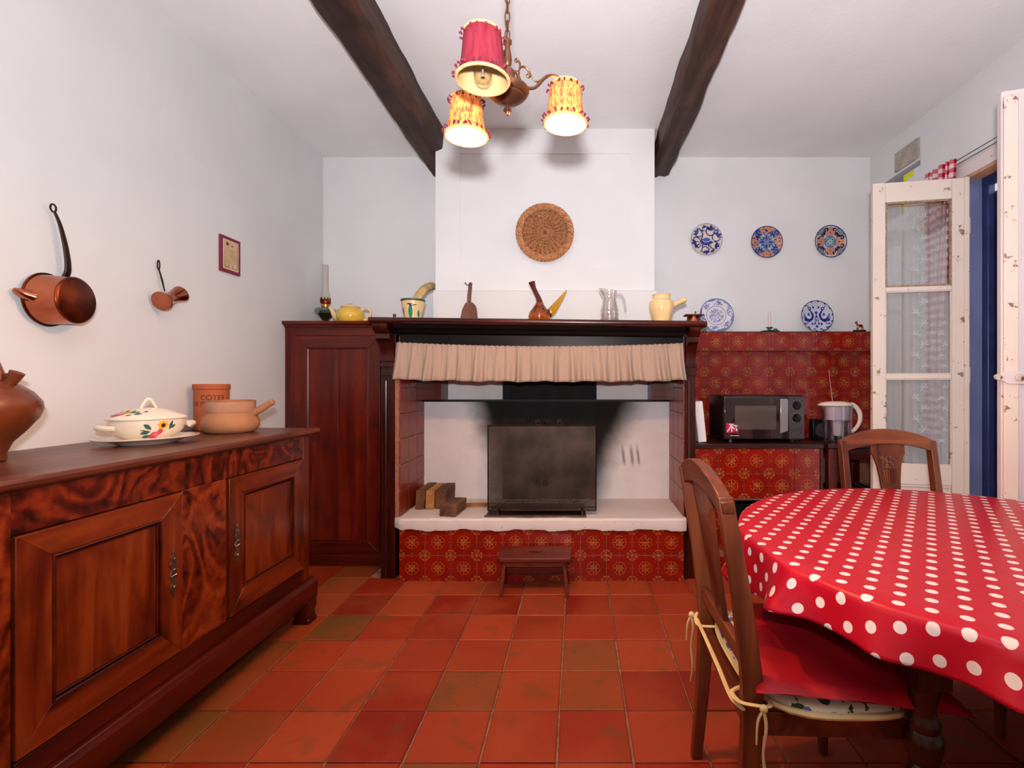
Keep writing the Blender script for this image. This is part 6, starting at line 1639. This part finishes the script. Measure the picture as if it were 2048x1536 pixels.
lt_ = MB().prism([(-0.062, -0.012), (-0.05, -0.02), (-0.01, -0.026), (0.04, -0.026), (0.055, -0.016), (0.066, -0.012), (0.076, -0.004), (0.076, 0.008), (0.064, 0.014), (0.05, 0.022), (0.02, 0.028), (-0.02, 0.016), (-0.062, 0.012)], 0.0, 0.006, lambda p: Vector((W2 - 0.055 + p.x, LT / 2 + 0.0145 + p.z, 1.226 + p.y)))
part('latch', lt_, 'old_white_paint', d2_, bevel=0.002, label='worn painted metal latch')
part('latch_boss', MB().lathe([(0.016, 0), (0.016, 0.006), (0.010, 0.010), (0.006, 0.010), (0.006, 0.008), (0, 0.008)], 16, Matrix.Translation((W2 - 0.050, LT / 2 + 0.020, 1.226)) @ Matrix.Rotation(R(-90), 4, 'X')).tube([(W2 + 0.018, LT / 2 + 0.012, 1.228), (W2 + 0.018, LT / 2 + 0.028, 1.228)], 0.012, 10), 'latch_paint', d2_, smooth=True)

# door surround
struct('trim_2', MB().box(XR - 0.012, XR + 0.02, DY0 - 0.06, DY1 + 0.05, DZ - 0.002, DZ + 0.075).box(XR - 0.006, XR + 0.02, DY0 - 0.06, DY1 + 0.05, DZ + 0.0755, DZ + 0.10), 'old_white_paint', 'white board over the garden door head', bevel=0.003)
struct('trim_3', MB().box(XR + 0.012, XR + 0.09, DY1 - 0.010, DY1 + 0.002, 0, DZ), 'blue_grey_paint', 'blue-grey painted jamb of the garden door', bevel=0.002)
struct('trim_4', MB().box(XR + 0.001, XR + 0.085, DY0, DY1, DZ - 0.014, DZ - 0.001), 'peach_inside', 'bare wood underside of the door head')
struct('trim_5', MB().box(XR + 0.092, XR + 0.135, DY1 - 0.045, DY1 + 0.002, 0, DZ - 0.02).box(XR + 0.086, XR + 0.135, DY0, DY1, DZ - 0.06, DZ - 0.001), 'blue_paint', 'dark blue painted outer frame of the garden door', bevel=0.006)
shu = thing('window_shutter', 'dark blue wooden shutter closed in the garden door opening behind the cream leaf', 'shutter', (XR + 0.17, 2.474, 0))
part('stile', MB().box(-0.014, 0.022, 0.245, 0.305, 0.02, 2.30), 'blue_paint', shu, bevel=0.006)
part('stile', MB().box(-0.014, 0.022, -0.305, -0.245, 0.02, 2.30), 'blue_paint', shu, bevel=0.006)
for k in range(5): part('plank', MB().box(-0.006, 0.016, -0.244 + 0.0978 * k, -0.244 + 0.0978 * (k + 1) - 0.002, 0.02, 2.30), 'blue_paint', shu, bevel=0.004)
for z in (0.3, 1.22, 2.05): part('hinge', MB().tube([(-0.02, 0.312, z - 0.04), (-0.02, 0.312, z + 0.04)], 0.009, 8), 'iron', shu, smooth=True)

# gingham curtain and its wires
gx = XR - 0.055
gm = MB()
def gfn(u, v):
    y0, y1 = 2.80, 3.03
    pull = 0.5 - 0.5 * cos(min(1, v * 1.6) * pi)
    ya, yb = y0 + 0.06 * pull + 0.07 * v, y1 - 0.05 * pull + 0.05 * v
    y = ya + (yb - ya) * u
    x = gx + 0.022 * sin(u * 26 + 1) * (0.6 + 0.4 * v) + 0.008 * sin(u * 61)
    return (x, y, 2.497 + 0.004 * sin(u * 40) * (1 - v) - 1.76 * v)
gm.grid(gfn, 90, 30, lambda u, v: (u * 0.50, v * 1.76))
o = part('gingham_curtain', gm, 'gingham', None, smooth=True, recalc=False)
tag(o, 'red and white gingham curtain hanging behind the cream glazed door leaf', 'curtain')
cw = thing('curtain_wire', 'thin pair of curtain wires stretched above the garden door', 'curtain wire', (XR - 0.03, 2.3, 2.49))
for dz_, dx_ in ((0.0, 0.0), (-0.018, 0.012)): part('wire', MB().tube([(dx_, -0.62, dz_), (dx_, 0.76, dz_)], 0.0022, 6), 'wire', cw)
for y in (-0.62, 0.76): part('hook', MB().tube([(0.031, y, -0.006), (0.0, y, 0.0), (-0.004, y, 0.008)], 0.003, 6), 'brass', cw)

# plaque and niche content on the right wall
pq = thing('wall_plaque', 'greyish patterned plaque on the right wall under the ceiling corner', 'plaque', (XR, 3.27, 2.735))
part('panel', MB().box(-0.014, -0.0005, -0.117, 0.117, -0.066, 0.066), 'paper_old_grey' if 'paper_old_grey' in MAT else 'box_grey', pq, bevel=0.002)
rq = random.Random(2); mk = []
for k in range(10):
    for q in range(4):
        if rq.random() < 0.7: mk.append(ell(-0.095 + 0.021 * k + rq.uniform(-.004, .004), 0.036 - 0.024 * q, rq.uniform(.003, .008), rq.uniform(.003, .006), rq.uniform(0, 3), 8))
part('pattern_marks', decal(mk, lambda a, b, l: Vector((-0.0146 - l, a, b))), 'ink_orange', pq)
for sy in (-1, 1):
    for sz in (-1, 1): part('nail', MB().ball((-0.0145, sy * 0.105, sz * 0.055), 0.0028, 6, 4), 'iron', pq)
nl = part('niche_lining', MB().box(XR + 0.192, XR + 0.199, NY0 + 0.001, NY1 - 0.001, NZ0 + 0.001, NZ1 - 0.001), 'orange_inside', None)
nl['kind'] = 'structure'; nl['label'] = 'orange back of the small wall niche'; nl.name = 'trim_6'
bx_ = thing('carton', 'white carton with a bright yellow angular stripe in the wall niche', 'carton', (XR + 0.075, 3.235, NZ0))
part('box', MB().box(-0.07, 0.07, -0.078, 0.085, 0, 0.262), 'white_card', bx_, bevel=0.002)
part('yellow_stripe', MB().prism([(-0.015, 0.258), (0.083, 0.258), (0.083, 0.01), (0.045, 0.01), (0.045, 0.222), (-0.015, 0.222)], -0.0012, 0.0, YZ(-0.0703)), 'yellow_card', bx_)
gb = thing('grey_box', 'grey cardboard box beside the yellow striped carton in the wall niche', 'box', (XR + 0.075, 3.42, NZ0))
part('body', MB().box(-0.075, 0.0595, -0.085, 0.095, 0, 0.20), 'box_grey', gb, bevel=0.003)
part('lid', MB().box(-0.078, 0.0596, -0.088, 0.098, 0.2005, 0.226), 'box_grey', gb, bevel=0.003)
